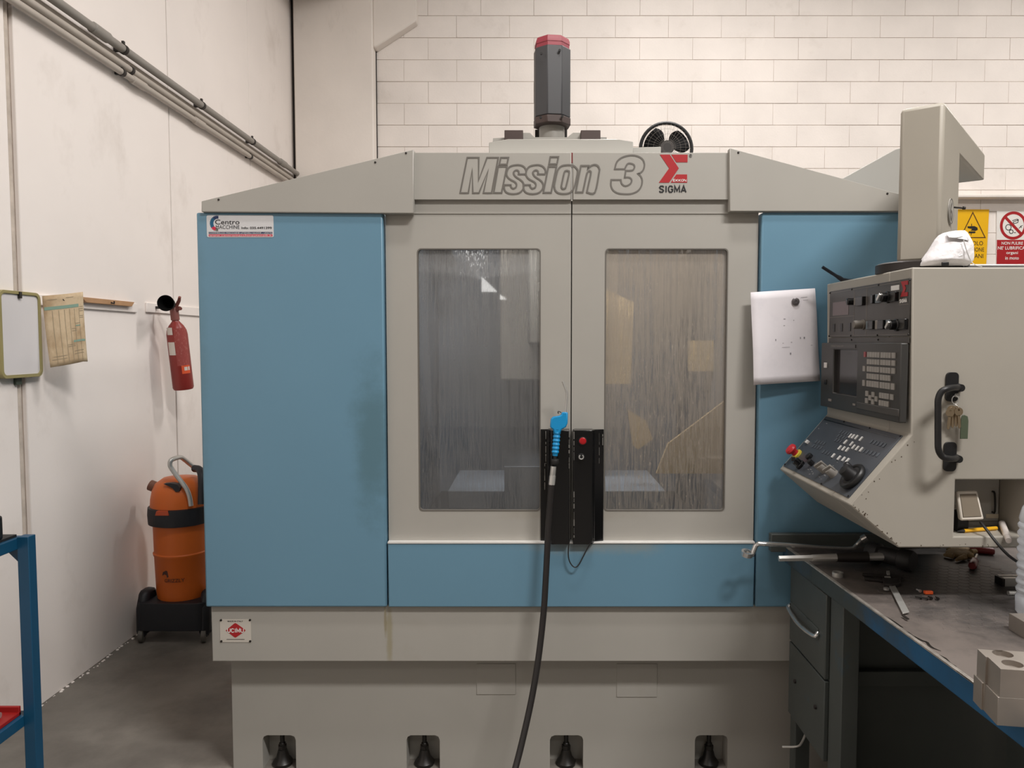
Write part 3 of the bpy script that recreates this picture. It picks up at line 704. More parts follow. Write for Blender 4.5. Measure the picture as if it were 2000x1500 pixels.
obj('red_ring', MB().ribbon(circ(cc.x, cc.z, rr_, 48, rr_ * 1.05), fS, .026, .001), M_red, ps, smooth=0)
obj('red_bar', MB().ribbon([(cc.x - rr_ * .7, cc.z + rr_ * .7), (cc.x + rr_ * .7, cc.z - rr_ * .72)], fS, .026, .0012, closed=False), M_red, ps, smooth=0)
mb = MB()
for (x, y, r, wd) in ((1969.5, 444, 5.3, .007), (1975, 452.5, 3.6, .007)):
    c2 = atY(x, y, YS); mb.ribbon(circ(c2.x, c2.z, r / F * YS, 18), fS, wd, .0008)
for poly in ([(1977, 431), (1987, 428), (1989, 432)], [(1978, 434), (1988, 430)], [(1979, 434), (1980, 437), (1988, 434.5), (1989, 428)], [(1990, 446), (1994, 442), (1997, 440)], [(1993, 441), (1995, 445)], [(1980, 454), (1984, 454.5)]):
    mb.ribbon(pxr(YS, poly), fS, .006, .0008, closed=False)
obj('tool_pictogram', mb, M_ink, ps, smooth=0)
for body, b4 in (('NON PULIRE', (1956, 472, 1998, 478)), ("NE' LUBRIFICARE", (1948.5, 481, 2011, 487.5)), ('organi', (1965, 491, 1988, 498)), ('in moto', (1963, 501, 1990, 507))):
    text('sign_text', body, fS, tbox(YS, *b4), M_white, ps, .015, .0014)

# ------------------------------------------------------------------ control console
YK = 2.06
N0 = atY(1782, 522, YK); XK = N0.x
cs = thing('control_console', (1.25, 2.2, atY(1755, 1070, YK).z), 'cream operator console with dark screen and key panels hanging from a square arm', 'control panel')
pB = atY(1780, 849, YK); pC = atY(1660, 987, YK); pD = atY(1755, 1070, YK)
YKF = 2.655                         # far side of the console
XE = 1.63
M_cons = mat('console_cream', (160, 155, 145), .5, noise=.03, nscale=4, streak=((26, 26, 26), (96, 80, 66), .74, .78, .7))
prof = [(N0.x, N0.z), (XE, N0.z), (XE, pD.z), (pD.x, pD.z), (pC.x, pC.z), (pB.x, pB.z)]
fK = front(YK)
nx0, nz1 = atY(1866.5, 937, YK).x, atY(1900, 937, YK).z; nz0 = atY(1900, 1048, YK).z; nx1 = nx0 + .2
YNB = YK + .13
mb = MB().prism(prof, fK, -(YNB - YK), 0, [rect(nx0, nz0, nx1, nz1)])
mb.prism(prof, fK, -(YKF - YK), -(YNB - YK))
obj('body', mb, M_cons, cs, bevel=.004)
obj('niche_door', MB().box((nx0 + .01, YNB - .006, nz0 + .014), (nx1 - .003, YNB + .002, nz1 - .003)), M_cream, cs, bevel=.001)
p0 = atY(1938, 960, YNB - .006); p1 = atY(1938, 1000, YNB - .006)
obj('niche_handle', MB().tube(spline([p0, p0 + Vector((0, -.012, -.004)), p1 + Vector((0, -.012, .004)), p1], closed=False, n=3), .0028, 8), M_oily, cs)
q = atY(1938, 1008, YNB - .0065); obj('niche_label', MB().box((q.x - .018, YNB - .0075, q.z - .006), (q.x + .018, YNB - .006, q.z + .006)), mat('label_cream', (206, 194, 170), .5), cs)
# upper face (plane X = XK), seen from the left
fU = (Vector((XK, 0, 0)), -Y3, Z3, -X3)            # u grows towards the camera, n outwards
U = lambda px, py, o=0: (lambda p: (-p.y, p.z))(atX(px, py, XK - o))
def ubox(x0, y0, x1, y1, o=0):                     # centred on its own pixels, true rectangle on the face
    ym = (y0 + y1) / 2; xm = (x0 + x1) / 2
    return (U(x0, ym, o)[0], U(xm, y1, o)[1], U(x1, ym, o)[0], U(xm, y0, o)[1])
M_pan = mat('panel_grey', (66, 63, 60), .38, noise=.04)
M_pan2 = mat('panel_dark', (56, 55, 53), .42, noise=.03)
u0, u1 = U(1621, 600)[0], U(1779.5, 600)[0]
zpt = (U(1621, 572)[1] + U(1780, 540)[1]) / 2; zpb = (U(1621, 658)[1] + U(1778, 657)[1]) / 2
up = obj('upper_panel', MB().prism(rect(u0 + .004, zpb, u1 - .004, zpt), fU, 0, .003), M_pan, cs, bevel=.001)
def k5(x, y): return 1600 + x / 8.333, 510 + y / 8.333
def ub5(x0, y0, x1, y1): a = k5(x0, y0); b_ = k5(x1, y1); return ubox(a[0], a[1], b_[0], b_[1])
def plate(name, b4, m, d0, d1, parent, **k): return obj(name, MB().prism(rect(*b4), fU, d0, d1), m, parent, smooth=30, **k)
plate('blank_label', ub5(240, 660, 495, 880), mat('label_mauve', (118, 106, 108), .5), .003, .004, up)
for b4 in ((240, 1020, 272, 1150), (360, 1015, 396, 1145), (498, 1005, 530, 1140)): plate('slot', ub5(*b4), M_black, .003, .0045, up)
plate('white_label', ub5(1190, 395, 1322, 475), M_white, .003, .004, up)
M_keyblue = mat('key_bluegrey', (112, 122, 128), .5, noise=0); M_keygrey = mat('key_grey', (132, 126, 120), .5)
def cpt(x, y, o=.003): a = k5(x, y); p = atX(a[0], a[1], XK - o); return p
for (x0, y0, x1, y1, kind) in ((655, 580, 770, 725, 'k'), (905, 545, 940, 690, 'k'), (948, 540, 1025, 680, 'b'), (1200, 505, 1310, 655, 'k'), (600, 600, 655, 715, 'g'),
                              (800, 980, 848, 1110, 'b'), (856, 970, 940, 1110, 'k'), (946, 965, 1002, 1108, 'g'), (1018, 960, 1112, 1108, 'k'), (1120, 955, 1186, 1105, 'b'), (1365, 940, 1465, 1110, 'k')):
    b4 = ub5(x0, y0, x1, y1)
    plate('selector_switch', b4, {'k': M_black, 'b': M_keyblue, 'g': M_keygrey}[kind], .003, .014 if kind == 'k' else .008, up, bevel=.0015)
for (x, y) in ((1110, 590), (1255, 1040)):
    c_ = cpt(x + 20, y)
    s_ = obj('selector_switch', MB().lathe([(.017, 0), (.017, .006), (.0135, .008), (.0135, .022), (.011, .024)], c_, -X3, 24), M_black, up)
    obj('selector_grip', MB().prism(rect(-.004, -.013, .004, .013), (c_, (Y3 * .7 + Z3 * .7).normalized(), (Z3 * .7 - Y3 * .7).normalized(), -X3), .02, .032), M_chrome, up, bevel=.002)
c_ = cpt(560, 660); obj('selector_switch', MB().lathe([(.011, 0), (.011, .02), (.008, .022)], c_, -X3, 20), M_black, up)
c_ = cpt(720, 1035); obj('push_button', MB().lathe([(.016, 0), (.016, .004), (.013, .005), (.013, .028), (.011, .031)], c_, -X3, 24), mat('button_grey', (104, 98, 90), .5), up)
mb = MB(); bb = ub5(1350, 325, 1465, 575)
W_, Hh = bb[2] - bb[0], bb[3] - bb[1]
SG = lambda s_, t: (bb[0] + W_ * s_, bb[1] + Hh * t)
mb.prism([SG(0, 1), SG(1, 1), SG(1, .74), SG(.55, .74), SG(.7, .5), SG(.55, .26), SG(1, .26), SG(1, 0), SG(0, 0), SG(.35, .5)], fU, .003, .0042)
obj('emblem', mb, M_red, up, smooth=0)
stroke_text('emblem_text', 'SIGMA', fU, ub5(1332, 612, 1455, 680), M_white, up, .003, .0045, .3)
mb = MB()
for x0, y0, x1, y1 in ((580, 470, 582, 1215), (785, 425, 788, 1205), (180, 908, 590, 910), (1325, 305, 1327, 710), (1325, 708, 1470, 711), (175, 490, 1480, 495), (175, 1238, 1475, 1242), (1020, 475, 1022, 540)):
    if y1 - y0 > 20: mb.prism(rect(*ub5(x0 - 1, y0, x1 + 1, y1)), fU, .003, .0036)
    else:
        a = k5(x0, y0); b_ = k5(x1, y0); zz = (zpt - .007 if y0 < 600 else zpb + .004 if y0 > 1200 else U(*k5((x0 + x1) / 2, y0))[1])
        mb.prism(rect(U(a[0], a[1])[0], zz, U(b_[0], b_[1])[0], zz + .0012), fU, .003, .0036)
obj('panel_lines', mb, mat('line_grey', (128, 122, 116), .5, noise=0), up, smooth=0)
for px in (1622.5, 1665, 1717, 1778):
    for zz in (zpt - .005, zpb + .004):
        obj('panel_screw', MB().lathe([(.003, .003), (.003, .0055), (.0015, .006)], (XK, -U(px, 610)[0], zz), -X3, 10), M_oily, up)
# screen and key unit
zst, zsb = (U(1612, 671)[1] + U(1778, 668)[1]) / 2, (U(1612, 790)[1] + U(1777, 824)[1]) / 2
zback = (zpb + zst) / 2
s0, s1 = U(1609, 730)[0] , U(1777, 745)[0]
dS = .022
plate('filler_strip', (u0 + .004, zst, u1 - .004, zpb - .003), M_pan, 0, .003, cs)
for px in (1665, 1717): obj('panel_screw', MB().lathe([(.003, .003), (.003, .0055)], (XK, -U(px, 665)[0], (zst + zpb) / 2), -X3, 10), M_oily, cs)
def k6(x, y): return 1600 + x / 8.82, 660 + y / 8.82
def V6(x, y, o=dS): a = k6(x, y); return U(a[0], a[1], o)
def vb(x0, y0, x1, y1, o=dS):
    xm, ym = (x0 + x1) / 2, (y0 + y1) / 2
    return (V6(x0, ym, o)[0], V6(xm, y1, o)[1], V6(x1, ym, o)[0], V6(xm, y0, o)[1])
sb4 = vb(240, 205, 645, 985)
un = obj('screen_unit', MB().prism(rect(u0 - .012, zsb - .004, u1 - .006, zst), fU, 0, dS, [rect(sb4[0], sb4[1], sb4[2], sb4[3])]), M_pan2, cs, bevel=.003)
obj('screen', MB().prism(rect(sb4[0] - .002, sb4[1] - .002, sb4[2] + .002, sb4[3] + .002), fU, .002, .010), mat('crt_glass', (52, 50, 50), .12, noise=0), un, smooth=0)
plate('name_strip', vb(200, 118, 630, 172), M_pan, dS, dS + .002, un)
text('name_print', 'FANUC Series 0-M', fU, vb(225, 125, 425, 155), M_keygrey, un, 0, dS + .0026)
plate('power_button', vb(98, 425, 142, 515), mat('button_white', (214, 210, 206), .4), dS, dS + .004, un, bevel=.001)
plate('power_button', vb(98, 715, 135, 800), M_black, dS, dS + .003, un, bevel=.001)
plate('indicator', vb(160, 1050, 212, 1090), M_keygrey, dS, dS + .001, un)
plate('indicator', vb(580, 1130, 625, 1165), M_keygrey, dS, dS + .001, un)
plate('rim_bar', vb(660, 1165, 1385, 1290), M_pan, dS, dS + .004, un, bevel=.002)
M_key = mat('key_cap', (150, 146, 140), .5, noise=.05, nscale=60)
keyproto = {}
rows = [(238, 325), (362, 450), (485, 578), (610, 695), (730, 828)]
zrow = [(V6(930, a)[1] , V6(930, b_)[1]) for a, b_ in ((240, 338), (365, 460), (490, 590), (615, 715), (740, 850))]
def key(x0, x1, z1, z0, m=M_key):
    ua, ub = V6(x0, 500)[0], V6(x1, 500)[0]
    wk = round(ub - ua, 3)
    o_ = obj('key', MB().prism(rect(ua + .0008, z0 + .0006, ub - .0008, z1 - .0006), fU, dS, dS + .003), m, un, smooth=0)
for r_, (z1, z0) in enumerate(zrow):
    for k in range(5): key(832 + 43.6 * k, 832 + 43.6 * (k + 1), z1, z0)
    for k in range(4): key(1064 + 45 * k, 1064 + 45 * (k + 1), z1, z0)
    if r_ != 3: key(1256, 1318, z1, z0)
    if r_ == 0: key(775, 812, z1, z0, mat('key_red', (150, 74, 78), .5))
    if r_ in (2, 4): key(762, 806, z1, z0)
zb2 = (V6(1145, 950)[1], V6(1145, 1052)[1]); zb3 = (V6(1145, 1082)[1], V6(1145, 1185)[1])
for k in range(4): key(1058 + 43 * k, 1058 + 43 * (k + 1), *zb2); key(1054 + 43 * k, 1054 + 43 * (k + 1), *zb3)
key(1246, 1304, *zb2)
for x, y in ((818, 912), (925, 930), (872, 985), (980, 1005), (816, 1035), (922, 1055)):
    key(x, x + 50, V6(x + 25, y)[1], V6(x + 25, y + 95)[1])
# sloping keyboard panel
pA = atX(1607, 812, XK)
vS = Vector((pC.x - pB.x, 0, pC.z - pB.z)).normalized()        # down the slope
nS = Vector((vS.z, 0, -vS.x)).normalized()
if nS.x > 0: nS = -nS
fL = (Vector((pB.x, YK, pB.z)), -Y3, vS, nS)
def L3(x, y, o=0): return onp(1500 + x / 6.667, 780 + y / 6.667, fL[0] + nS * o, nS)
def LU(x, y, o=0): p = L3(x, y, o) - fL[0]; return (p.dot(fL[1]), p.dot(vS))
ca, cb, cc_, cd = LU(715, 225), LU(1775, 468), LU(1050, 1290), LU(165, 850)
lu0, lu1 = max((ca[0] + cd[0]) / 2, -(YKF - YK) + .014), (cb[0] + cc_[0]) / 2; lv0, lv1 = (ca[1] + cb[1]) / 2, (cc_[1] + cd[1]) / 2
lp = obj('key_panel', MB().prism(rect(lu0, lv0, lu1, lv1), fL, 0, .003), mat('keypanel_slate', (66, 70, 76), .4, noise=.05, nscale=8), cs, bevel=.001)
LB = lambda cx_, cy, w_, h_, m, name='panel_button', d=.004: (lambda c: obj(name, MB().prism(rect(c[0] - w_ / 2, c[1] - h_ / 2, c[0] + w_ / 2, c[1] + h_ / 2), fL, .003, .003 + d), m, lp, bevel=.0006))(LU(cx_, cy))
M_btnw = mat('button_ivory', (226, 226, 224), .4, noise=0); M_btnd = mat('button_slate', (84, 90, 97), .45, noise=0)
bw, bh = .0085, .016
for x, y in ((1087, 488), (1125, 497), (1168, 508), (1228, 528), (1025, 568), (1103, 592), (1130, 632), (1178, 650), (1232, 666), (950, 640), (1000, 654), (1048, 668), (865, 745), (940, 775), (1000, 790), (1052, 808)):
    LB(x, y, bw, bh, M_btnw)
for x, y in [(1360 + 42 * i, 562 + 12 * i) for i in range(5)] + [(1262 + 45 * i, 682 + 13 * i) for i in range(5)] + [(960 + 34 * i - 32 * j, 432 + 10 * i + 52 * j) for i in range(4) for j in range(3)] + [(640 + 34 * i - 40 * j, 560 + 9 * i + 56 * j) for i in range(4) for j in range(2)] + [(735 + 36 * i, 690 + 12 * i) for i in range(3)]:
    LB(x, y, bw, bh * .85, M_btnd, d=.002)
LB(530, 570, .016, .012, M_btnw, 'panel_button', .008)
mb = MB()
for (x0, y0, x1, y1) in ((710, 268, 1700, 505),):
    a = LU(x0, y0); b_ = LU(x1, y1); mb.prism(rect(lu0 + .01, (a[1] + b_[1]) / 2, lu1 - .02, (a[1] + b_[1]) / 2 + .0025), fL, .003, .0036)
obj('panel_groove', mb, M_black, lp, smooth=0)
mb = MB()
for i in range(26):
    x, y = random.choice(((640, 800), (560, 940), (720, 1000), (860, 850), (640, 330), (640, 400), (800, 330)))
    c = LU(x + random.uniform(-60, 60), y + random.uniform(-45, 45)); l_ = random.uniform(.004, .014)
    if c[0] < lu0 + .01: continue
    mb.prism(rect(c[0], c[1], c[0] + l_, c[1] + .0016), fL, .003, .0034)
obj('panel_marks', mb, mat('mark_grey', (150, 150, 150), .5, noise=0), lp, smooth=0)
for x, y in ((1000, 300), (1335, 382), (1735, 488), (705, 1110), (190, 835), (1060, 1270)):
    c = LU(x, y); c = fL[0] + fL[1] * max(c[0], lu0 + .006) + vS * c[1]
    obj('panel_screw', MB().lathe([(.0028, .003), (.0028, .0055)], c, nS, 10), M_oily, lp)
# emergency stop, key switch, knobs, hand wheel
c = L3(395, 730); es = obj('stop_collar', MB().lathe([(.019, .003), (.019, .010), (.015, .012)], c, nS, 24), mat('collar_yellow', (206, 190, 70), .45), lp)
obj('emergency_stop', MB().lathe([(.012, .012), (.012, .024), (.019, .028), (.021, .034), (.018, .041), (.008, .0445)], c, nS, 24), mat('stop_red', (186, 40, 48), .4), lp)
c = L3(440, 870); obj('key_switch', MB().lathe([(.016, .003), (.016, .012), (.0135, .014), (.0135, .03), (.010, .031)], c, nS, 24), M_black, lp)
obj('switch_key', MB().box(c + nS * .038 - Vector((.006, .002, .007)), c + nS * .038 + Vector((.006, .002, .007))), M_darksteel, lp, bevel=.001)
c = L3(560, 765); obj('rotary_knob', MB().lathe([(.012, .003), (.012, .014), (.009, .016)], c, nS, 20), M_blackplastic, lp)
c = L3(590, 850); obj('rotary_knob', MB().lathe([(.009, .003), (.009, .02), (.006, .022)], c, nS, 20), M_blackplastic, lp)
M_knob = mat('knob_grey', (128, 124, 118), .5)
for x, y in ((755, 930), (870, 985)):
    c = L3(x, y)
    obj('rotary_knob', MB().lathe([(.0155, .003), (.0145, .012), (.013, .026), (.012, .028)], c, nS, 22), M_knob, lp)
    obj('knob_grip', MB().prism(rect(-.004, -.016, .004, .016), (c, (-Y3 * .8 + vS * .6).normalized(), (vS * .8 + Y3 * .6).normalized(), nS), .012, .036), M_knob, lp, bevel=.002)
c = L3(1140, 1040)
hw = obj('hand_wheel', MB().lathe([(.012, .003), (.040, .004), (.043, .010), (.043, .016), (.040, .020), (.034, .020), (.03, .017), (.022, .018), (.019, .03), (.017, .046), (.012, .048)], c, nS, 32), M_blackplastic, lp)
cH = c + (Y3 * .021 - vS * .018)
obj('wheel_knob', MB().lathe([(.006, .018), (.0085, .022), (.0095, .04), (.007, .044)], cH, nS, 16), M_blackplastic, hw) if False else obj('wheel_knob', MB().lathe([(.006, .018), (.0085, .022), (.0095, .04), (.007, .044)], cH, nS, 16), M_blackplastic, lp)
# chipped paint along the lower edges
mb = MB()
for i in range(46):
    if i < 24: t = random.random(); x, y = 1662 + 92 * t + random.uniform(2, 10), 990 + 76 * t + random.uniform(-4, 1)
    elif i < 36: x, y = random.uniform(1756, 1990), 1069 - abs(random.gauss(0, 4))
    else: t = random.random(); x, y = 1664 + 114 * t + random.uniform(0, 12), 984 - 132 * t + random.uniform(0, 12)
    p = atY(x, y, YK); r_ = random.uniform(.0008, .0026)
    mb.prism([(p.x + r_ * random.uniform(.5, 1.3) * math.cos(a), p.z + r_ * random.uniform(.5, 1.3) * math.sin(a)) for a in (0, 1.2, 2.4, 3.6, 4.9)], fK, 0, .0004)
o = obj('paint_chips', mb, mat('chip_brown', (72, 58, 46), .7, noise=0), cs, smooth=0); o['kind'] = 'stuff'
# black grab handle with two mounts on the near side of the console
def mount(x0, y0, x1, y1):
    a = atY(x0, y1, YK); b_ = atY(x1, y0, YK)
    m_ = MB().prism(rrect(a.x, a.z, b_.x, b_.z, .011), fK, 0, .006)
    return obj('handle_mount', m_, M_blackplastic, cs, bevel=.002)
mount(1845, 727, 1871, 784); mount(1841, 863, 1867, 920)
YHn = YK - .055
hp_ = [atY(1873, 757, YK - .012), atY(1862, 757, YK - .04), atY(1848, 760, YHn), atY(1838, 766, YHn), atY(1832.5, 780, YHn), atY(1832, 800, YHn), atY(1832, 860, YHn), atY(1833, 878, YHn), atY(1839, 890, YHn), atY(1848, 895, YHn), atY(1860, 896, YK - .04), atY(1870, 895, YK - .012)]
obj('grab_handle', MB().tube(spline(hp_, closed=False, n=4), .0085, 12), M_blackplastic, cs)
obj('handle_boss', MB().lathe([(.012, 0), (.010, .02)], atY(1870, 757, YK), -Y3, 16).lathe([(.012, 0), (.010, .02)], atY(1866, 895, YK), -Y3, 16), M_blackplastic, cs)
obj('door_lock', MB().lathe([(.006, .005), (.006, .012)], atY(1866, 772, YK), -Y3, 14), M_steel, cs)
# swivel disc and square arm
zc = N0.z
dl = Vector((-.095, .075, 0)).normalized(); dr = Vector((.075, .095, 0)).normalized()
Cn = atY(1839.5, 400, 2.17); Cn.z = 0
ctr = Cn + (dl + dr) * .06
obj('swivel_disc', MB().lathe([(.125, 0), (.125, .026), (.118, .03)], (ctr.x + .0, ctr.y, zc), Z3, 40), M_darksteel, cs)
za = atY(1839, 197, Cn.y).z
def slab(a, b_, w_, z0, z1):  # vertical-sided bar from a to b (near edge line), width w_ along dl
    p = [a, b_, b_ + dl * w_, a + dl * w_]
    return [Vector((q.x, q.y, z0)) for q in p] + [Vector((q.x, q.y, z1)) for q in p]
wT = .125
wl_ = (lambda px: next(t for t in [i * .001 for i in range(600)] if (Cn.x + dl.x * t) / (Cn.y + dl.y * t) * F + CX <= px))(1745)
wr_ = next(t for t in [i * .001 for i in range(600)] if (Cn.x + dr.x * t) / (Cn.y + dr.y * t) * F + CX >= 1863)
wr2 = next(t for t in [i * .001 for i in range(900)] if (Cn.x + dr.x * t) / (Cn.y + dr.y * t) * F + CX >= 1911)
pe = Cn + dr * wr_
zarm0 = atY(1864, 301, pe.y).z
# the upright, L-shaped so that its outline is one bent tube
up_prof = [(0, zc + .028), (wr_, zc + .028), (wr_, zarm0), (wr2, zarm0), (wr2, za), (0, za)]
obj('support_arm', MB().prism(up_prof, (Vector((Cn.x, Cn.y, 0)), dr, Z3, dl), 0, wl_), mat('arm_cream', (164, 158, 146), .45, noise=.03, nscale=4), cs, bevel=.012, smooth=30)
pf = Cn + dr * (wr2 - .06) + dl * (wl_ + .0)
obj('wall_bracket', MB().box((1.31, 2.60, 1.30), (1.38, 2.67, zarm0 + .08)).hexa(slab(Cn + dr * (wr2 - .12) + dl * wl_, Cn + dr * wr2 + dl * wl_, .001, zarm0 + .01, za - .04)).box((1.31, 2.60, 1.30), (1.38, D0 + .001, 1.38)), M_cream, cs)
po = Cn + dr * (wr_ * .55)
em = onp(1855, 413, Cn, dl)
fE = (Vector((em.x, em.y, em.z)), dr, Z3, -dl)
obj('arm_emblem', MB().prism(circ(0, 0, .037, 28), fE, 0, .004), M_cream, cs, bevel=.001)
obj('arm_emblem_ring', MB().ribbon(circ(0, 0, .036, 28), fE, .003, .0046), M_letter, cs, smooth=0)
text('arm_emblem_text', '6', fE, (-.018, -.028, .018, .028), M_letter, cs, .0, .0048)
q = atY(1864, 405, 2.24); obj('lock_lever', MB().tube([q, q + Vector((.028, .005, -.001))], .0028, 8).lathe([(.005, 0), (.005, .006)], q + Vector((.028, .005, -.001)), X3, 10), M_darksteel, cs)

# ---- things on and in the console
p = atY(1662, 548, 2.36)
zz = zc + .0075
rodpts = [Vector(), Vector(), atY(1650, 547.5, YKF - .05), atY(1640, 543, YKF - .05), atY(1606, 521.5, YKF - .05)]
rodpts[1] = Vector((rodpts[2].x + .06, YKF - .055, zz)); rodpts[0] = Vector((rodpts[2].x + .13, YKF - .06, zz))
tag(obj('bent_rod', MB().tube(spline(rodpts, closed=False, n=4), [.006] * 8 + [.0075] * 5 + [.0055] * 4, 10), mat('rod_navy', (20, 26, 36), .4)), 'short bent black rod poking up from the far end of the console top', 'rod')
# respirator mask: crumpled white cup with valve, clip and strap
YMk = YK + .065
mk = thing('dust_mask', (atY(1855, 520, YMk).x, YMk, zc), 'crumpled white cup dust mask with grey strap, on the console top', 'mask')
outline = [(1803, 519), (1806, 508), (1822, 488), (1830, 473), (1842, 456), (1860, 450), (1884, 447), (1892, 450), (1897, 462), (1905, 475), (1904, 483), (1905, 497), (1903, 510), (1895, 520)]
rows = []
ctr2 = atY(1855, 519, YMk)
for i in range(7):
    t = i / 6      # 0 outer rim .. 1 front centre
    row = []
    for x, y in outline:
        p = atY(x, y, YMk)
        c = Vector((ctr2.x, YMk, ctr2.z + .02))
        q = p.lerp(c, t * .92)
        q.y = YMk - .032 * math.sin(t * PI / 2) + random.uniform(-.0025, .0025)
        q.x += random.uniform(-.0012, .0012); q.z = max(q.z + random.uniform(-.0012, .0012), zc + .001)
        row.append(q)
    rows.append(row)
nO = len(outline)
vs = [p for r_ in rows for p in r_]
fs = [(i * nO + j, i * nO + (j + 1) % nO, (i + 1) * nO + (j + 1) % nO, (i + 1) * nO + j) for i in range(6) for j in range(nO)] + [tuple(6 * nO + j for j in range(nO))]
backs = [Vector((p.x, YMk + .03, p.z)) for p in rows[0]]
k = len(vs); vs += backs; fs += [(j, k + j, k + j + 1, j + 1) for j in range(nO - 1)]
M_mask = mat('mask_white', (232, 230, 232), .8, noise=.03, nscale=30, bump=.3, bscale=60)
obj('cup', MB().add(vs, fs), M_mask, mk, sub=1, smooth=60, solid=.0015)
obj('nose_clip', MB().tube([atY(1853, 463, YMk - .022), atY(1866, 464, YMk - .026), atY(1879, 462, YMk - .022)], .0022, 8), M_steel, mk)
obj('flap', MB().add([atY(1848, 457, YMk - .008), atY(1884, 450, YMk - .006), atY(1893, 470, YMk - .02), atY(1880, 467, YMk - .03), atY(1853, 464, YMk - .024)], [(0, 1, 2, 3, 4)]), M_mask, mk, solid=.0015)
obj('strap', MB().tube(spline([atY(x, y, YMk - o) for x, y, o in ((1882, 468, .034), (1885, 480, .036), (1891, 498, .036), (1898, 512, .036), (1906, 518, .05), (1918, 521, .055))], closed=False), .0014, 6), mat('strap_grey', (190, 188, 186), .6), mk)
obj('valve', MB().box(atY(1840, 519, YMk - .036), atY(1852, 512, YMk - .03)), M_blackplastic, mk, bevel=.002)
# steel bars lying on the console top at the right
for y, r, m, lb in ((508, .0075, M_steel, 'bright steel bar lying on the console top, higher of the two'), (516, .006, M_darksteel, 'dark steel bar lying on the console top, lower of the two')):
    Yb = YK + .13 if y == 508 else YK + .085
    zb_ = zc + r
    if y == 508:
        x0 = atY(1893, 508, Yb).x
        t = tag(obj('steel_bar', MB().box((x0, Yb, zc), (x0 + .28, Yb + .03, zc + .022)), m, bevel=.003), lb, 'bar', 'steel bars on the console')
    else:
        x0 = atY(1880, 516, Yb).x
        t = tag(obj('steel_bar', MB().tube([(x0, Yb, zb_), (x0 + .3, Yb, zb_)], r, 14), m), lb, 'bar', 'steel bars on the console')
# work lamp in the niche
lampo = thing('work_lamp', (atY(1895, 1016, YK + .03).x, YK + .03, nz0), 'small white square lamp with grey glass tilted in the console niche', 'lamp')
LP = [atY(1868, 958, YK + .04), atY(1910, 957, YK + .04), atY(1924, 1016, YK + .02), atY(1876, 1018, YK + .02)]
def inset(P, k): c = sum(P, Vector()) / 4; return [p.lerp(c, k) for p in P]
nl = (LP[1] - LP[0]).cross(LP[3] - LP[0]).normalized()
if nl.y > 0: nl = -nl
mb = MB().hexa([p - nl * .022 for p in inset(LP, .12)] + [p for p in LP])
obj('housing', mb, mat('lamp_white', (222, 214, 202), .4), lampo, bevel=.006)
obj('lamp_glass', MB().hexa([p + nl * .0005 for p in inset(LP, .24)] + [p + nl * .0025 for p in inset(LP, .26)]), mat('lamp_glass', (128, 118, 104), .25), lampo, bevel=.001)
pc0 = atY(1915, 1020, YK + .025)
cab = [pc0, atY(1925, 1032, YK), atY(1945, 1058, YK - .03), atY(1970, 1085, YK - .04), atY(2000, 1105, YK - .03), atY(2030, 1120, YK + .03)]
obj('power_cable', MB().tube(spline(cab, closed=False), .0038, 8), M_rubber, lampo)
obj('lamp_foot', MB().box(Vector((LP[3].x + .01, YK + .05, nz0)), Vector((LP[3].x + .04, YK + .08, LP[3].z + .02))), M_blackplastic, lampo)
# cutter and marker in the niche
a, b_ = atZ(1882, 1043, nz0 + .005), atZ(1946, 1034, nz0 + .005)
a = atY(1882, 1043, YK + .04); b_ = atY(1946, 1034, YK + .07)
a.z = b_.z = nz0 + .006
ct = thing('yellow_pencil', ((a.x + b_.x) / 2, a.y, nz0), 'yellow pencil with black tip lying in the console niche', 'pencil')
obj('shaft', MB().tube([a, b_], .0055, 8), mat('pencil_yellow', (226, 170, 30), .45), ct)
dv = (a - b_).normalized(); obj('tip', MB().tube([a, a + dv * .022], [.0055, .001], 8), M_ink, ct)
p1 = atY(1957, 1022, YK + .09); p2 = atY(1970, 1056, YK - .03)
mk2 = thing('white_marker', (p1.x, p1.y, nz0), 'white capped marker sticking out over the niche sill', 'marker')
obj('barrel', MB().tube([p1, p1.lerp(p2, .8)], .009, 14), mat('marker_white', (214, 206, 200), .45), mk2)
obj('cap', MB().tube([p1.lerp(p2, .8), p2], [.0085, .0075], 14), mat('marker_cap', (196, 188, 182), .45), mk2)
# keys hanging from the console lock
kp = atY(1866, 774, YK - .013)
kr = thing('key_bunch', (kp.x, kp.y, kp.z - .1), 'bunch of keys with a dark green tag hanging below the grab handle mount', 'keys')
obj('split_ring', MB().tube([kp + Vector((.009 * math.sin(a), 0, -.010 + .011 * math.cos(a))) for a in [2 * PI * i / 18 for i in range(18)]], .0012, 6, closed=True), M_steel, kr)
M_brass = mat('key_brass', (168, 150, 124), .35, metal=.8)
for i, (x, y, an) in enumerate(((1858, 800, -.25), (1862, 803, -.1), (1867, 801, .1), (1872, 804, .25), (1855, 806, -.3))):
    c = atY(x, y, YK - .012 - .003 * i); ax_ = Vector((math.sin(an) * .3, 0, -1)).normalized(); sd = Vector((-ax_.z, 0, ax_.x))
    fk = (c, sd, ax_, -Y3)
    obj('key', MB().prism(circ(0, 0, .0115, 16), fk, 0, .002, [circ(0, -.005, .003, 8)]).prism([(-.0035, .010), (.0035, .010), (.0035, .042), (0, .046), (-.0035, .042)], fk, 0, .002), M_brass, kr, smooth=0)
tg = pxr(YK - .02, [(1878, 812), (1882, 810), (1889, 813), (1890.5, 822), (1889, 857), (1874.5, 857), (1876, 818)])
obj('key_tag', MB().prism(tg, front(YK - .02), 0, .003), mat('tag_green', (74, 84, 66), .5), kr, bevel=.0006)
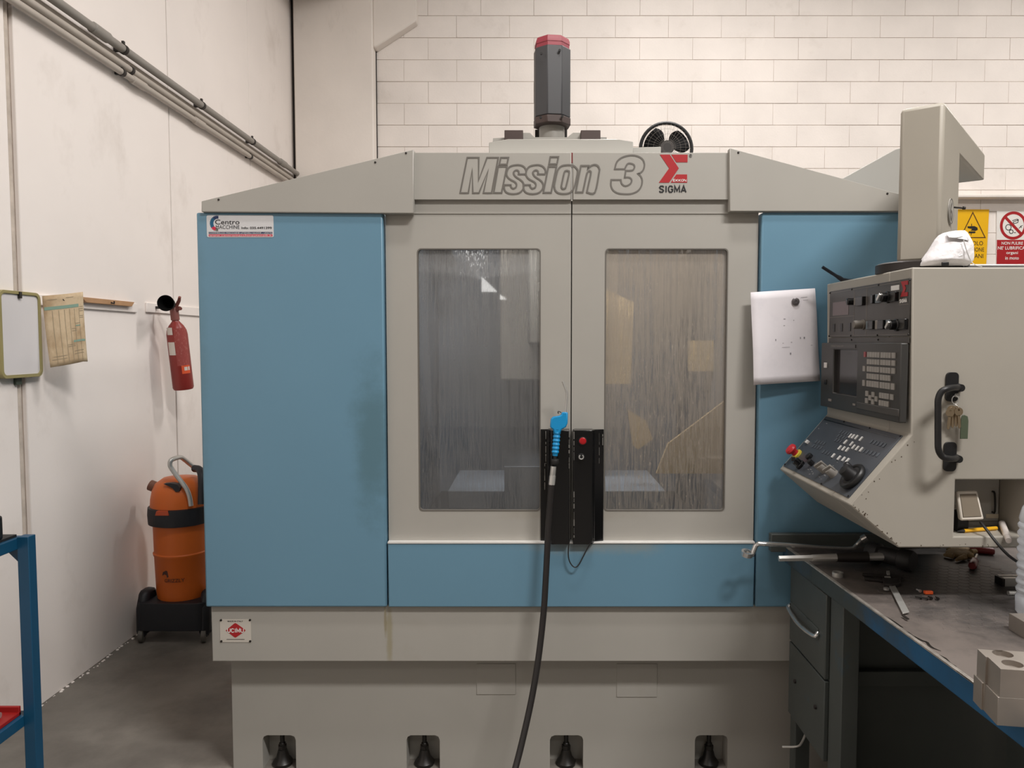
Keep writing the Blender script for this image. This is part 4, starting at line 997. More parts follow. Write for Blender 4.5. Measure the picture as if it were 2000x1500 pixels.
obj('tag_wire', MB().tube([kp + Vector((0, 0, -.021)), atY(1872, 795, YK - .02), atY(1882, 814, YK - .022)], .001, 6), M_steel, kr)

# ------------------------------------------------------------------ drawing sheet under a magnet
pn = [atY(1466, 571, 2.695), atY(1592, 563, 2.700), atY(1602, 744, 2.685), atY(1472, 752, 2.66)]
def bil(P, u, v): return P[0].lerp(P[1], u).lerp(P[3].lerp(P[2], u), v)
def sheet(P, nu, nv, bulge):
    vs = []; 
    for j in range(nv + 1):
        for i in range(nu + 1):
            q = bil(P, i / nu, j / nv); vs.append(q + bulge(i / nu, j / nv))
    return MB().add(vs, [(j * (nu + 1) + i, j * (nu + 1) + i + 1, (j + 1) * (nu + 1) + i + 1, (j + 1) * (nu + 1) + i) for j in range(nv) for i in range(nu)])
bul = lambda u, v: Vector((0, -.004 * math.sin(PI * v) * (1 - u) + .002 * math.sin(7 * v + 3 * u), 0))
pap = thing('paper_sheet', ((pn[2].x + pn[3].x) / 2, 2.69, pn[3].z), 'white drawing sheet held by a magnet between door and right blue panel', 'paper')
obj('sheet', sheet(pn, 8, 12, bul), mat('paper_white', (222, 218, 222), .7, noise=.02, nscale=9, streak=((9, 9, 9), (196, 194, 200), .5, .75, .5)), pap, solid=.0006)
mg = bil(pn, .68, .13); mg.y -= .003
obj('magnet', MB().lathe([(.0135, 0), (.0135, .004), (.011, .0055), (.004, .0055), (.003, .004)], mg, -Y3, 24), mat('magnet_grey', (112, 108, 110), .35, metal=.6), pap)
mb = MB()
for u, v, du, dv_ in ((.50, .31, .03, .006), (.49, .38, .025, .004), (.35, .53, .012, .02), (.73, .525, .012, .022), (.79, .525, .02, .02), (.90, .61, .03, .004), (.57, .685, .02, .018), (.46, .57, .02, .004), (.59, .565, .02, .006), (.5, .615, .12, .003), (.64, .33, .012, .008), (.82, .09, .1, .004), (.84, .12, .08, .003)):
    q = [bil(pn, u + a * du / 2, v + b__ * dv_ / 2) + bul(u, v) + Vector((0, -.0012, 0)) for a, b__ in ((-1, -1), (1, -1), (1, 1), (-1, 1))]
    mb.face(q)
obj('pencil_marks', mb, mat('pencil_grey', (132, 130, 136), .6, noise=0), pap, smooth=0)

# ------------------------------------------------------------------ wash gun with hose
YG = 2.655
gun = thing('wash_gun', (atY(1080, 880, YG).x, YG, 0), 'bright blue wash gun with steel nozzle and black hose, on the door pull', 'spray gun')
M_gun = mat('gun_blue', (20, 140, 198), .4, noise=.04)
P = lambda x, y, Y=YG: atY(x, y, Y)
obj('nozzle', MB().tube([P(1099, 745), P(1101, 750), P(1106.5, 764), P(1107.5, 772), P(1106, 788), P(1104.5, 806)], .004, 10), M_steel, gun)
body = pxr(YG, [(1097, 805), (1109, 805), (1108.5, 826), (1105, 834), (1097, 838), (1094, 846), (1081, 846), (1080, 838), (1074, 834), (1076, 818), (1080, 814), (1092, 812), (1096, 810)])
obj('gun_body', MB().prism(body, front(YG), -.012, .012), M_gun, gun, bevel=.004)
gp = []
gr = []
for i in range(15):
    t = i / 14; gp.append(P(1088.5 - 4.5 * t, 838 + 52 * t)); gr.append((.0108 if i % 2 else .0134) if i < 13 else .0095)
obj('grip', MB().tube(gp, gr, 14), M_gun, gun)
obj('trigger_hook', MB().tube(spline([P(1096, 806), P(1093, 804), P(1090, 804), P(1090.5, 808)], closed=False), .0018, 6), M_darksteel, gun)
obj('fitting', MB().lathe([(.006, 0), (.006, .02)], P(1084, 889), -Z3, 12).lathe([(.013, .014), (.014, .016), (.014, .028), (.012, .032)], P(1084, 889), -Z3, 16), M_rubber, gun)
dfit = (P(1077.5, 948, 2.645) - P(1081, 913, 2.65)).normalized()
obj('coupling', MB().lathe([(.010, 0), (.0105, .03), (.0085, .034), (.0115, .036), (.0115, .065)], P(1081, 911, 2.65), dfit, 8).lathe([(.0112, .032), (.0112, .064)], P(1081, 911, 2.65), dfit, 18), M_steel, gun)
hose = [P(1077.5, 946, 2.645), P(1073, 1000, 2.65), P(1069.5, 1060, 2.65), P(1066, 1130, 2.645), P(1061.5, 1200, 2.635), P(1053, 1275, 2.615), P(1043, 1340, 2.59), P(1031, 1400, 2.56), P(1012, 1480, 2.51)]
hose += [P(995, 1535, 2.46), P(970, 1570, 2.40)]
e_ = atZ(930, 1600, .014); hose += [e_, e_ + Vector((-.15, -.25, 0)), e_ + Vector((-.2, -.6, 0))]
obj('hose', MB().tube(spline(hose, closed=False, n=5), .0112, 14), mat('hose_black', (36, 33, 32), .5), gun)

# ------------------------------------------------------------------ wall things on the left
# extinguisher
XX = XW + .12
e0 = atX(341, 612, XX); e1 = atX(358.5, 760, XX + .02)
ax_ = (e0 - e1).normalized(); Ln = (e0 - e1).length
ex = thing('fire_extinguisher', (XX, e1.y, e1.z), 'red gas fire extinguisher with black horn hanging on the left wall', 'fire extinguisher')
M_ext = mat('extinguisher_red', (134, 42, 36), .4, noise=.05)
rb = .058
k = Ln
obj('cylinder', MB().lathe([(rb * .9, 0), (rb, .012), (rb, k * .72), (rb * .93, k * .78), (rb * .7, k * .84), (rb * .42, k * .885), (rb * .34, k * .90), (rb * .34, k * .98)], e1, ax_, 28), M_ext, ex)
val = e1 + ax_ * (k * .98)
obj('valve', MB().lathe([(.024, -.03), (.024, .03), (.016, .05)], val, ax_, 16), mat('valve_red', (128, 74, 66), .5), ex)
lv = val + Vector((.02, 0, .05))
tv = atX(351, 580, XX + .05); tv2 = atX(352.5, 603, XX + .05)
obj('lever', MB().tube([lv - Vector((.02, 0, .02)), tv.lerp(lv, .4), tv], [.011, .010, .008], 10), mat('valve_red', (0, 0, 0)), ex)
obj('carry_grip', MB().tube([lv - Vector((.02, 0, .03)), tv2.lerp(lv, .35), tv2], [.012, .011, .010], 10), mat('valve_red', (0, 0, 0)), ex)
hc = atY(323.5, 592, val.y - .17)
hdir = (atX(337, 595, XX) - hc).normalized()
obj('horn', MB().lathe([(.003, .12), (.018, .10), (.030, .05), (.0425, .0), (.0455, .001), (.036, .06), (.026, .11), (.016, .15), (.012, .17)], hc, hdir, 28), mat('horn_black', (10, 10, 10), .8, spec=.2), ex)
obj('wall_hook', MB().box((XW, val.y - .008, val.z + .035), (XX - .01, val.y + .008, val.z + .05)), M_darksteel, ex)
# labels on the cylinder (curved patches)
def patch(name, a0, a1, h0, h1, m, off=.0008):
    a = ax_.orthogonal(); sx = (X3 - ax_ * ax_.x).normalized(); sy = ax_.cross(sx)
    vs = []
    n = 8
    for h in (h0, h1):
        for i in range(n + 1):
            t = math.radians(a0 + (a1 - a0) * i / n); vs.append(e1 + ax_ * h + (sx * math.cos(t) + sy * math.sin(t)) * (rb + off))
    return obj(name, MB().add(vs, [(i, i + 1, n + 2 + i, n + 1 + i) for i in range(n)]), m, ex)
M_lab = mat('label_pale', (206, 196, 186), .6)
fa = math.degrees(math.atan2((ax_.cross((X3 - ax_ * ax_.x).normalized())).dot(-Y3), 0.0001)) if True else -90
sgn = 1 if (ax_.cross((X3 - ax_ * ax_.x).normalized())).dot(-Y3) > 0 else -1
hh = lambda y: k * (760 - y) / (760 - 612)
patch('service_label', sgn * 125, sgn * 88, hh(652), hh(638), M_lab)
patch('service_label', sgn * 128, sgn * 84, hh(691), hh(666), M_lab)
patch('print_label', sgn * 82, sgn * 10, hh(712), hh(640), mat('print_dullred', (150, 66, 60), .5, streak=((120, 120, 60), (186, 130, 120), .55, .7, .7)), .0006)
patch('brand_label', sgn * 62, sgn * 12, hh(728), hh(712), mat('brand_orange', (214, 84, 44), .5), .001)
patch('print_label', sgn * 48, sgn * 30, hh(722), hh(715), M_lab, .0016); patch('print_label', sgn * 26, sgn * 15, hh(722), hh(715), M_lab, .0016)
# whiteboard in its yellow frame
XBd = XW + .03
ya, yb = atX(1, 650, XBd).y, atX(82, 650, XBd).y
zt_, zb_ = atX(40, 569, XBd).z, atX(40, 738, XBd).z
fWl = (Vector((XW, 0, 0)), Y3, Z3, X3)
bd = thing('white_board', (XW, (ya + yb) / 2, zb_), 'small white board in a rounded yellow frame on the left wall', 'board')
outr = rrect(ya, zb_, yb, zt_, .03)
obj('frame', MB().prism(outr, fWl, 0, .03, [rrect(ya + .014, zb_ + .014, yb - .014, zt_ - .014, .02)]), mat('frame_yellow', (150, 140, 92), .45, noise=.05), bd, bevel=.003)
obj('board', MB().prism(rrect(ya + .012, zb_ + .012, yb - .012, zt_ - .012, .02), fWl, 0, .024), mat('board_white', (214, 210, 210), .35, noise=.02), bd)
ym = atX(42, 650, XBd).y
obj('clip', MB().box((XW + .02, ym - .008, zt_ - .03), (XW + .034, ym + .008, zt_ - .002)), M_oily, bd, bevel=.001)
obj('clip', MB().box((XW, ym - .018, zb_ - .03), (XW + .012, ym + .018, zb_ + .008)), mat('clip_green', (58, 70, 58), .6, noise=.3, nscale=40), bd, bevel=.001, label='green stained lower clip')
# aged planner sheet
TL = atX(82, 578, XW + .04)
CP = [TL, atY(162, 570, TL.y + .10), atY(167, 704, TL.y + .10), atY(94, 718, TL.y - .0)]
cbul = lambda u, v: Vector((.012 * math.sin(PI * u) + .01 * v * v, .0, -.012 * max(0, u - .85) * v * 3))
cal = thing('wall_planner', (TL.x, TL.y, CP[3].z), 'yellowed curling planner sheet nailed beside the white board', 'calendar')
obj('sheet', sheet(CP, 12, 14, cbul), mat('aged_paper', (206, 184, 152), .8, noise=.06, nscale=10, streak=((9, 9, 6), (146, 116, 80), .4, .7, .8)), cal, solid=.001)
nC = (CP[1] - CP[0]).cross(CP[3] - CP[0]).normalized()
if nC.dot(EYE - TL) < 0: nC = -nC
def cq(mb, u0_, v0_, u1_, v1_):
    n = 6
    for i in range(n):
        ua, ub = u0_ + (u1_ - u0_) * i / n, u0_ + (u1_ - u0_) * (i + 1) / n
        mb.face([bil(CP, a, b__) + cbul(a, b__) + nC * .0015 for a, b__ in ((ua, v0_), (ub, v0_), (ub, v1_), (ua, v1_))])
M_pt = mat('faded_teal', (128, 156, 140), .8, noise=0); M_pl = mat('faded_ink', (150, 136, 112), .8, noise=0)
mb = MB(); cq(mb, .02, .16, .84, .205); cq(mb, .62, .67, .98, .70); cq(mb, .72, .46, .86, .475); obj('header_band', mb, M_pt, cal, smooth=0)
mb = MB()
for u in (.17, .31, .44, .57, .7, .84):
    for s_ in range(6): cq(mb, u, .22 + s_ * .125, u + .012, .22 + (s_ + 1) * .125)
for (u0_, u1_, v) in ((.86, .97, .2), (.86, .97, .23), (.86, .97, .26), (.85, .97, .33), (.85, .97, .355), (.6, .74, .5), (.6, .74, .53), (.72, .86, .43), (.46, .66, .72), (.46, .66, .745), (.62, .9, .82), (.62, .9, .86), (.1, .42, .86), (.06, .4, .9), (.1, .3, .06), (.5, .7, .05)):
    cq(mb, u0_, v, u1_, v + .007)
obj('planner_lines', mb, M_pl, cal, smooth=0)
nl_ = bil(CP, .52, .085) + nC * .002
obj('nail', MB().lathe([(.003, -.03), (.003, .004), (.006, .004), (.006, .006)], nl_, nC, 10), M_darksteel, cal)
# wooden batten on its rail
wa_, wb2 = atX(161, 588, XW + .03), atX(262, 597, XW + .03)
zt1 = (atX(161, 580, XW + .03).z + atX(262, 590, XW + .03).z) / 2; zt0 = (atX(170, 591, XW + .03).z + atX(258, 599, XW + .03).z) / 2
bt = tag(obj('wooden_batten', MB().prism([(wa_.y + .03, zt0), (wb2.y - .03, zt0), (wb2.y, zt1), (wa_.y - .02, zt1)], fWl, .012, .034), mat('batten_wood', (176, 136, 98), .6, noise=.12, nscale=9), bevel=.002), 'short brown wooden batten with a hook on the left wall', 'batten')
ym2 = atX(217, 591, XW + .034).y
obj('hook', MB().tube([(XW + .034, ym2, zt1 - .015), (XW + .05, ym2, zt1 - .02), (XW + .05, ym2, zt1 - .008)], .004, 8), M_oily, bt)

# ------------------------------------------------------------------ vacuum cleaner
VX, VY = xr(345, 4.17), 4.17
vz = lambda y: max(0, atY(345, y, VY).z)
vac = thing('vacuum_cleaner', (VX, VY, 0), 'orange and black drum vacuum cleaner on castors in the left corner', 'vacuum cleaner')
M_or = mat('vac_orange', (212, 104, 34), .4, noise=.04); M_vb = mat('vac_black', (28, 30, 36), .5)
rT = 50 / F * VY
obj('tank', MB().lathe([(rT * .9, vz(1165)), (rT * .95, vz(1150)), (rT, vz(1080)), (rT * 1.03, vz(1078)), (rT * 1.04, vz(1074)), (rT * 1.0, vz(1072)), (rT * 1.02, vz(1018))], (VX, VY, 0), Z3, 36), M_or, vac)
obj('clamp_band', MB().lathe([(rT * 1.05, vz(1019)), (rT * 1.18, vz(1017)), (rT * 1.2, vz(1000)), (rT * 1.18, vz(986)), (rT * 1.05, vz(984))], (VX, VY, 0), Z3, 36), M_vb, vac)
obj('lid', MB().lathe([(rT * 1.1, vz(985)), (rT * 1.08, vz(970)), (rT * 1.02, vz(955)), (rT * .9, vz(942)), (rT * .62, vz(932)), (.01, vz(929))], (VX, VY, 0), Z3, 36), M_or, vac)
# latch
qa = atY(318, 1004, VY - rT * 1.2)
obj('latch', MB().prism(pxr(VY - rT * 1.17, [(303, 1007), (306, 998), (328, 998), (331, 1007)]), front(VY - rT * 1.17), -.03, .006), mat('latch_orange', (190, 78, 40), .45), vac, bevel=.003)
obj('lid_vent', MB().prism(pxr(VY - rT * .98, [(319, 945), (333, 944), (345, 946), (351, 953), (350, 960), (343, 961), (337, 954), (328, 949)]), front(VY - rT * .98), -.05, -.0), M_vb, vac)
obj('inlet', MB().lathe([(.03, 0), (.03, .06)], Vector((VX - rT * .8, VY, vz(955))), Vector((-1, 0, .4)), 14), mat('inlet_brown', (120, 80, 64), .5), vac)
hn = [(373, 988, .9), (370, 970, .9), (363, 953, .9), (345, 929, .9), (334, 913, .9), (332, 906, .9), (334, 899, .85), (343, 895, .6), (352, 893, .3), (358, 896, .1), (368, 904, -.2), (382, 915, -.4)]
obj('handle', MB().tube(spline([atY(x, y, VY - rT * f_) for x, y, f_ in hn], closed=False), .0125, 12), M_steel, vac)
hb = atY(392, 935, VY - .05)
obj('hose_connector', MB().tube(spline([atY(380, 915, VY - .02), atY(390, 918, VY - .05), atY(394, 935, VY - .09), atY(394, 985, VY - .12)], closed=False), .02, 14), M_vb, vac)
zb = vz(1145)
bw_ = 68 / F * VY
obj('base', MB().prism(rrect(-bw_, -.16, bw_, .16, .06), (Vector((VX + .0, VY, 0)), X3, Y3, Z3), vz(1212), vz(1160)), M_vb, vac, bevel=.02)
for sx_ in (-1, 1):
    bx = VX + sx_ * (bw_ - .022)
    obj('base_arm', MB().prism([(-.09, vz(1224)), (.09, vz(1224)), (.085, vz(1170)), (.05, vz(1142)), (-.05, vz(1142)), (-.085, vz(1170))], (Vector((bx, VY - .06, 0)), Y3, Z3, X3), -.03, .03), M_vb, vac, bevel=.026)
    cy = VY - .13
    cw = obj('caster', MB().lathe([(.032, -.013), (.037, -.011), (.037, .011), (.032, .013)], (bx + sx_ * .0, cy, .037), Vector((1, .2, 0)), 18), mat('caster_grey', (92, 88, 82), .5), vac)
    obj('caster_fork', MB().box((bx - .018, cy - .012, .03), (bx + .018, cy + .02, .075)), M_vb, vac, bevel=.004)
    obj('caster', MB().lathe([(.028, -.012), (.032, -.01), (.032, .01), (.028, .012)], (bx, VY + .12, .032), X3, 18), mat('caster_grey', (92, 88, 82), .5), vac)
fv = (Vector((VX, VY - rT - .002, 0)), X3, Z3, -Y3)
def curved_text(body, x0, x1, y0, y1, m, bold):
    o_ = text('decal', body, (Vector((0, 0, 0)), X3, Z3, -Y3), (xr(x0, VY - rT), zr(y1, VY - rT), xr(x1, VY - rT), zr(y0, VY - rT)), m, vac, bold, 0)
    off = Vector(vac.location)
    for v in o_.data.vertices:
        x = v.co.x + off.x - VX; v.co.y = -math.sqrt(max(1e-6, (rT * 1.003) ** 2 - x * x)) + VY - off.y
curved_text('GRIZZLY', 308, 346, 1131, 1138, mat('decal_brown', (70, 34, 20), .5), .006)
obj('decal', MB().prism(pxr(VY - rT * .93, [(318, 1124), (319, 1117), (325, 1114), (331, 1116), (333, 1121), (331, 1126), (327, 1128), (326, 1123), (322, 1121)]), front(VY - rT * .945), -.02, .004), mat('decal_brown', (0, 0, 0)), vac, smooth=0)

# ------------------------------------------------------------------ blue trolley at the left edge
XT, YT = xr(37, 2.35), 2.35
M_trol = mat('trolley_blue', (12, 72, 104), .45, noise=.06)
tr = thing('shelf_trolley', (XT - .35, YT - .25, 0), 'dark blue steel shelf trolley cut by the left edge of the photo', 'trolley')
zT = atY(30, 1046, YT).z
pw = .036
YT2 = YT - .35
zS = atY(10, 1424, YT - .1).z
for x_ in (XT, XT - .7):
    for y_ in (YT, YT2):
        obj('post', MB().box((x_ - pw / 2, y_ - pw / 2, 0), (x_ + pw / 2, y_ + pw / 2, zT)), M_trol, tr, bevel=.002)
obj('top_shelf', MB().box((XT - .7 + pw / 2, YT2 - pw / 2, zT - .04), (XT - pw / 2 + .001, YT + pw / 2, zT - .004)), M_trol, tr, bevel=.002)
obj('shelf_mat', MB().box((XT - .68, YT2, zT - .005), (XT - .03, YT, zT + .004)), M_rubber, tr)
obj('lower_shelf', MB().box((XT - .7 + pw / 2, YT2 - pw / 2, zS - .035), (XT - pw / 2 + .001, YT + pw / 2, zS)), M_trol, tr, bevel=.002)
obj('corner_gusset', MB().prism([(0, 0), (-.05, 0), (0, -.05)], (Vector((XT - pw / 2, YT, zT - .04)), X3, Z3, -Y3), 0, .004), M_trol, tr)
bq = atY(11, 1004, YT - .05)
tag(obj('black_box', MB().box((bq.x - .25, YT - .2, zT + .004), (bq.x, YT - .06, bq.z)), M_blackplastic, bevel=.008), 'black box at the left edge on top of the blue trolley', 'box')
rt = thing('red_tray', (XT - .3, YT - .17, zS), 'red tray on the lower shelf of the blue trolley', 'tray')
obj('tray', MB().box((XT - .6, YT2 + .02, zS), (XT - .03, YT - .01, zS + .012)).box((XT - .6, YT - .02, zS), (XT - .03, YT - .01, zS + .03)), mat('tray_red', (150, 22, 20), .5), rt, bevel=.002)
zz = zS + .012 + .011
tag(obj('steel_tool', MB().tube([(XT - .35, YT - .1, zz), (XT - .06, YT - .06, zz)], [.011, .009], 10), M_steel), 'steel bar tool lying in the red tray', 'tool')

# ------------------------------------------------------------------ workbench
ZB = .90
b1, b2 = atZ(1541, 1071, ZB), atZ(1857, 1299, ZB)
sl = (b2.x - b1.x) / (b1.y - b2.y)
be = lambda y: b1.x + sl * (b1.y - y)
YB0, YB1 = .95, D0 - .01
bench = thing('workbench', (1.4, 1.8, 0), 'dark steel workbench with a worn blue edge and drawer unit, right foreground', 'workbench')
M_bench = mat('bench_green', (72, 77, 75), .5, noise=.08, nscale=5, streak=((5, 5, 4), (40, 84, 106), .64, .8, .8))
M_edge = mat('bench_edge', (14, 82, 124), .5, noise=.15, nscale=8, stains_shade=[((be(2.3), 2.35, ZB), (.3, .55, .4), (58, 64, 62), 1.0)])
M_mat = mat('bench_mat', (106, 98, 93), .5, noise=.12, nscale=3, stains_shade=[((1.32, 2.3, ZB), (.5, .72, .4), (54, 52, 51), .95), ((1.6, 1.85, ZB), (.4, .4, .4), (70, 66, 64), .75)])  # first dark oval: unworn mat plus the console's shade put into its colour
XBR = 2.0
top_pts = [(be(YB0), YB0), (XBR, YB0), (XBR, YB1), (be(YB1), YB1)]
fB = (Vector((0, 0, 0)), X3, Y3, Z3)
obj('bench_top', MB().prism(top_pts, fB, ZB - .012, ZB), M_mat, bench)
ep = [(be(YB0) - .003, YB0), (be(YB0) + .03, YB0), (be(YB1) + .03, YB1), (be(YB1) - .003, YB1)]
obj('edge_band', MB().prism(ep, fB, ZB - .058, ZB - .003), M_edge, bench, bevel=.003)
obj('edge_strip', MB().prism([(be(YB0) - .004, YB0), (be(YB0) + .006, YB0), (be(YB1) + .006, YB1), (be(YB1) - .004, YB1)], fB, ZB - .004, ZB + .001), mat('worn_steel', (178, 172, 164), .4, metal=.6, noise=.3, nscale=30), bench, bevel=.001)
obj('upstand', MB().box((be(YB1) - .055, YB1 - .03, ZB - .02), (XBR, YB1, ZB + .045)), M_bench, bench, bevel=.003)
# drawer unit under the far end; its front faces the left
ydf, ydn = YB1 - .04, atX(1632, 1200, be(2.2) + .02).y
xf = be(2.4) + .012
ztopu = ZB - .058
zd1f = atX(1533, 1238, xf).z
zd1 = (atX(1533, 1238, xf).z + atX(1630, 1337, xf).z) / 2
zd2 = (atX(1532, 1376, xf).z + atX(1622, 1492, xf).z) / 2
obj('drawer_case', MB().box((xf + .004, ydn + .002, zd2), (xf + .55, ydf, ztopu)), M_bench, bench, bevel=.002)
dr1 = obj('drawer', MB().box((xf - .012, ydn + .006, zd1 + .003), (xf + .004, ydf - .004, ztopu - .003)), M_bench, bench, bevel=.003)
dr2 = obj('drawer', MB().box((xf - .012, ydn + .006, zd2), (xf + .004, ydf - .004, zd1 - .003)), M_bench, bench, bevel=.003)
ha, hb_ = atX(1544, 1194, xf - .014), atX(1598, 1222, xf - .014)
zh_ = (ha.z + hb_.z) / 2
ha.z = hb_.z = zh_
hpts = [ha, ha + Vector((-.010, -.004, -.010)), ha.lerp(hb_, .5) + Vector((-.018, 0, -.020)), hb_ + Vector((-.012, .004, -.012)), hb_]
obj('drawer_handle', MB().tube(spline(hpts, closed=False), .007, 10), M_chrome, dr1)
obj('handle_cup', MB().box((xf - .016, hb_.y, zh_ - .014), (xf - .011, ha.y, zh_ + .012)), M_bench, dr1, bevel=.002)
for x, y in ((1554, 1331), (1594, 1381)):
    obj('drawer_screw', MB().lathe([(.007, 0), (.007, .006), (.004, .008)], atX(x, y, xf - .012), -X3, 10), M_darksteel, dr2)
# legs and lower frame
for (ya_, yb_) in ((ydf - .055, ydf), (ydn - .10, ydn - .005), (1.25, 1.31)):
    obj('leg', MB().box((xf - .002, ya_, 0), (xf + .05, yb_, ztopu)), M_bench, bench, bevel=.003)
    obj('leg', MB().box((XBR - .07, ya_, 0), (XBR - .02, yb_, ztopu)), M_bench, bench, bevel=.003)
obj('back_sheet', MB().box((xf + .50, YB0, .03), (xf + .51, ydn - .1, ZB - .06)), M_bench, bench)
obj('lower_rail', MB().box((xf + .03, 1.31, .06), (xf + .06, ydn - .10, .12)), M_bench, bench, bevel=.002)
yr_ = ydn - .03
obj('cross_rail', MB().box((xf + .05, yr_, zr(1341, yr_)), (XBR - .05, yr_ + .02, zr(1312, yr_))), M_bench, bench, bevel=.002)
obj('modesty_panel', MB().box((xf + .05, ydn + .0, .05), (XBR - .06, ydn + .012, ZB - .06)), M_bench, bench)
obj('leg_wire', MB().tube(spline([atY(1528, 1459, 2.62), atY(1556, 1458, 2.6), atY(1566, 1450, 2.58), atY(1576, 1425, 2.55), atY(1578, 1405, 2.5)], closed=False), .004, 8), M_steel, bench)
# embossed hexagons of the mat, where they are not worn away
mb = MB(); hs = .019
for j in range(70):
    for i in range(40):
        x = 1.03 + i * hs * 1.76 + (j % 2) * hs * .88; y = 1.72 + j * hs * 1.53
        if x > 1.62 or y > 2.5 or y < 1.9 + .05 * math.sin(x * 9): continue
        d_ = ((x - 1.32) / .4) ** 2 + ((y - 2.15) / .3) ** 2
        if d_ > 1 + .25 * math.sin(i * 3.1 + j * 1.7): continue
        mb.lathe([(hs * .97, 0), (hs * .93, .0007)], (x, y, ZB - .0002), Z3, 6, PI / 6)
o = obj('mat_hexagons', mb, M_mat, bench, smooth=0); o['kind'] = 'stuff'
# crack along the front of the mat
mb = MB()
for seg in ([(1722, 1200), (1735, 1208), (1748, 1216), (1756, 1222), (1764, 1226)], [(1762, 1229), (1774, 1236), (1780, 1241), (1792, 1247), (1802, 1252), (1810, 1254), (1815, 1261), (1822, 1266), (1838, 1272)], [(1834, 1279), (1846, 1286), (1855, 1296), (1868, 1302)], [(1868, 1304), (1872, 1312), (1879, 1318)], [(1876, 1316), (1890, 1326), (1903, 1338)]):
    ps_ = [atZ(x, y, ZB) for x, y in seg]
    for i in range(len(ps_) - 1):
        a, b_ = ps_[i], ps_[i + 1]; n_ = Vector((-(b_ - a).y, (b_ - a).x, 0)).normalized(); w1, w2 = (.0012 if i == 0 else .0036), (.0008 if i == len(ps_) - 2 else .0036)
        mb.face([a + n_ * w1 + Z3 * .0006, b_ + n_ * w2 + Z3 * .0006, b_ - n_ * w2 + Z3 * .0006, a - n_ * w1 + Z3 * .0006])
obj('crack', mb, M_oily, bench, smooth=0)

# ------------------------------------------------------------------ tools on the bench
# offset ring spanner
YW = 2.60
wr = thing('ring_spanner', (atY(1570, 1068, YW).x, YW, ZB), 'long chrome offset ring spanner lying across the bench over its left edge', 'spanner')
sp = [atY(x, y, Y) for x, y, Y in ((1468, 1086, YW), (1471, 1078, YW), (1476, 1066, YW), (1482, 1062, YW), (1500, 1062.5, YW), (1540, 1064.5, YW), (1600, 1068.5, YW), (1650, 1071.5, YW), (1666, 1071, YW), (1674, 1064, YW), (1684, 1054, YW), (1690, 1050, YW))]
obj('shaft', MB().tube(sp, [.008, .0085, .0085, .0085, .0085, .008, .0065, .0065, .007, .008, .009, .009], 10), M_chrome, wr)
rc_ = atY(1459, 1081, YW)
def ringpart(c, r0, r1, h, ax, n=24):
    return MB().lathe([(r0, -h), (r1, -h), (r1, h), (r0, h), (r0, -h)], c, ax, n)
def ringmesh(c, r0, r1, h, ax, n=24):
    mb = MB().lathe([(r0, -h), (r1, -h), (r1, h), (r0, h), (r0, -h)], c, ax, n); mb.f = mb.f[:-2]; return mb
obj('ring', ringmesh(rc_, .0125, .0205, .008, Vector((.12, -.25, 1))), M_chrome, wr)
obj('ring', ringmesh(atY(1688, 1052, YW), .009, .014, .009, Vector((.8, -.25, .6))), M_chrome, wr)
# mallet: steel tube handle, black head
hd = atZ(1738, 1108, ZB); hd.z = ZB + .036
tip = atY(1521, 1091, hd.y + .02)
ml = thing('hammer', (hd.x, hd.y, ZB), 'black-headed hammer with a bright flat steel handle, under the console corner', 'hammer')
mid = tip.lerp(hd, .62)
obj('handle', MB().tube([tip, tip.lerp(hd, .3)], [.010, .011], 6).tube([tip.lerp(hd, .3), tip.lerp(hd, .6), hd], [.011, .0125, .013], 10), M_steel, ml, smooth=30)
obj('sleeve', MB().tube([tip.lerp(hd, .52), tip.lerp(hd, .62), tip.lerp(hd, .8)], [.0145, .0165, .018], 14), M_darksteel, ml)
hx = Vector((.45, -.6, 0)).normalized()
obj('head', MB().lathe([(.030, -.075), (.034, -.07), (.034, -.035), (.026, -.03), (.026, .03), (.034, .035), (.034, .07), (.030, .075)], hd, hx, 20), M_rubber, ml)
# steel ring
c = atZ(1636, 1126, ZB); c.z += .007
tag(obj('steel_ring', ringmesh(c, .011, .0165, .007, Z3), M_steel), 'small bright steel ring alone near the left edge of the bench', 'ring')
# vernier caliper
cal2 = thing('vernier_caliper', (atZ(1745, 1160, ZB).x, atZ(1745, 1160, ZB).y, ZB), 'steel vernier caliper with its jaws open on the dark mat', 'caliper')
Q = lambda x, y, h=0: atZ(x, y, ZB + h)
def bar(name, pts, h0, h1, m, par, bev=.001):
    P_ = [Q(*p) for p in pts]; n = len(P_)
    return obj(name, MB().prism([(p.x, p.y) for p in P_], fB, ZB + h0, ZB + h1), m, par, bevel=bev)
bar('beam', [(1727, 1130), (1738, 1129), (1776, 1200), (1763, 1203)], .004, .008, M_steel, cal2)
bar('jaw', [(1684, 1124), (1684, 1126.5), (1728, 1130), (1760, 1131), (1760, 1128), (1740, 1126), (1728, 1126)], .002, .009, M_darksteel, cal2)
bar('jaw', [(1688, 1132.5), (1688, 1134.5), (1724, 1139), (1760, 1137), (1758, 1133), (1728, 1135)], .002, .009, M_darksteel, cal2)
bar('slider', [(1724, 1136), (1757, 1138), (1759, 1146), (1742, 1150), (1727, 1148)], .002, .013, M_darksteel, cal2)
bar('clamp_tab', [(1731, 1123), (1737, 1123), (1738, 1129), (1732, 1129)], .004, .014, M_steel, cal2)
obj('thumb_wheel', MB().lathe([(.008, 0), (.008, .006)], Q(1731, 1152, .004), Z3, 14), M_steel, cal2)
obj('depth_rod', MB().box(Q(1766, 1203, .005), Q(1771, 1208, .008)), M_darksteel, cal2)
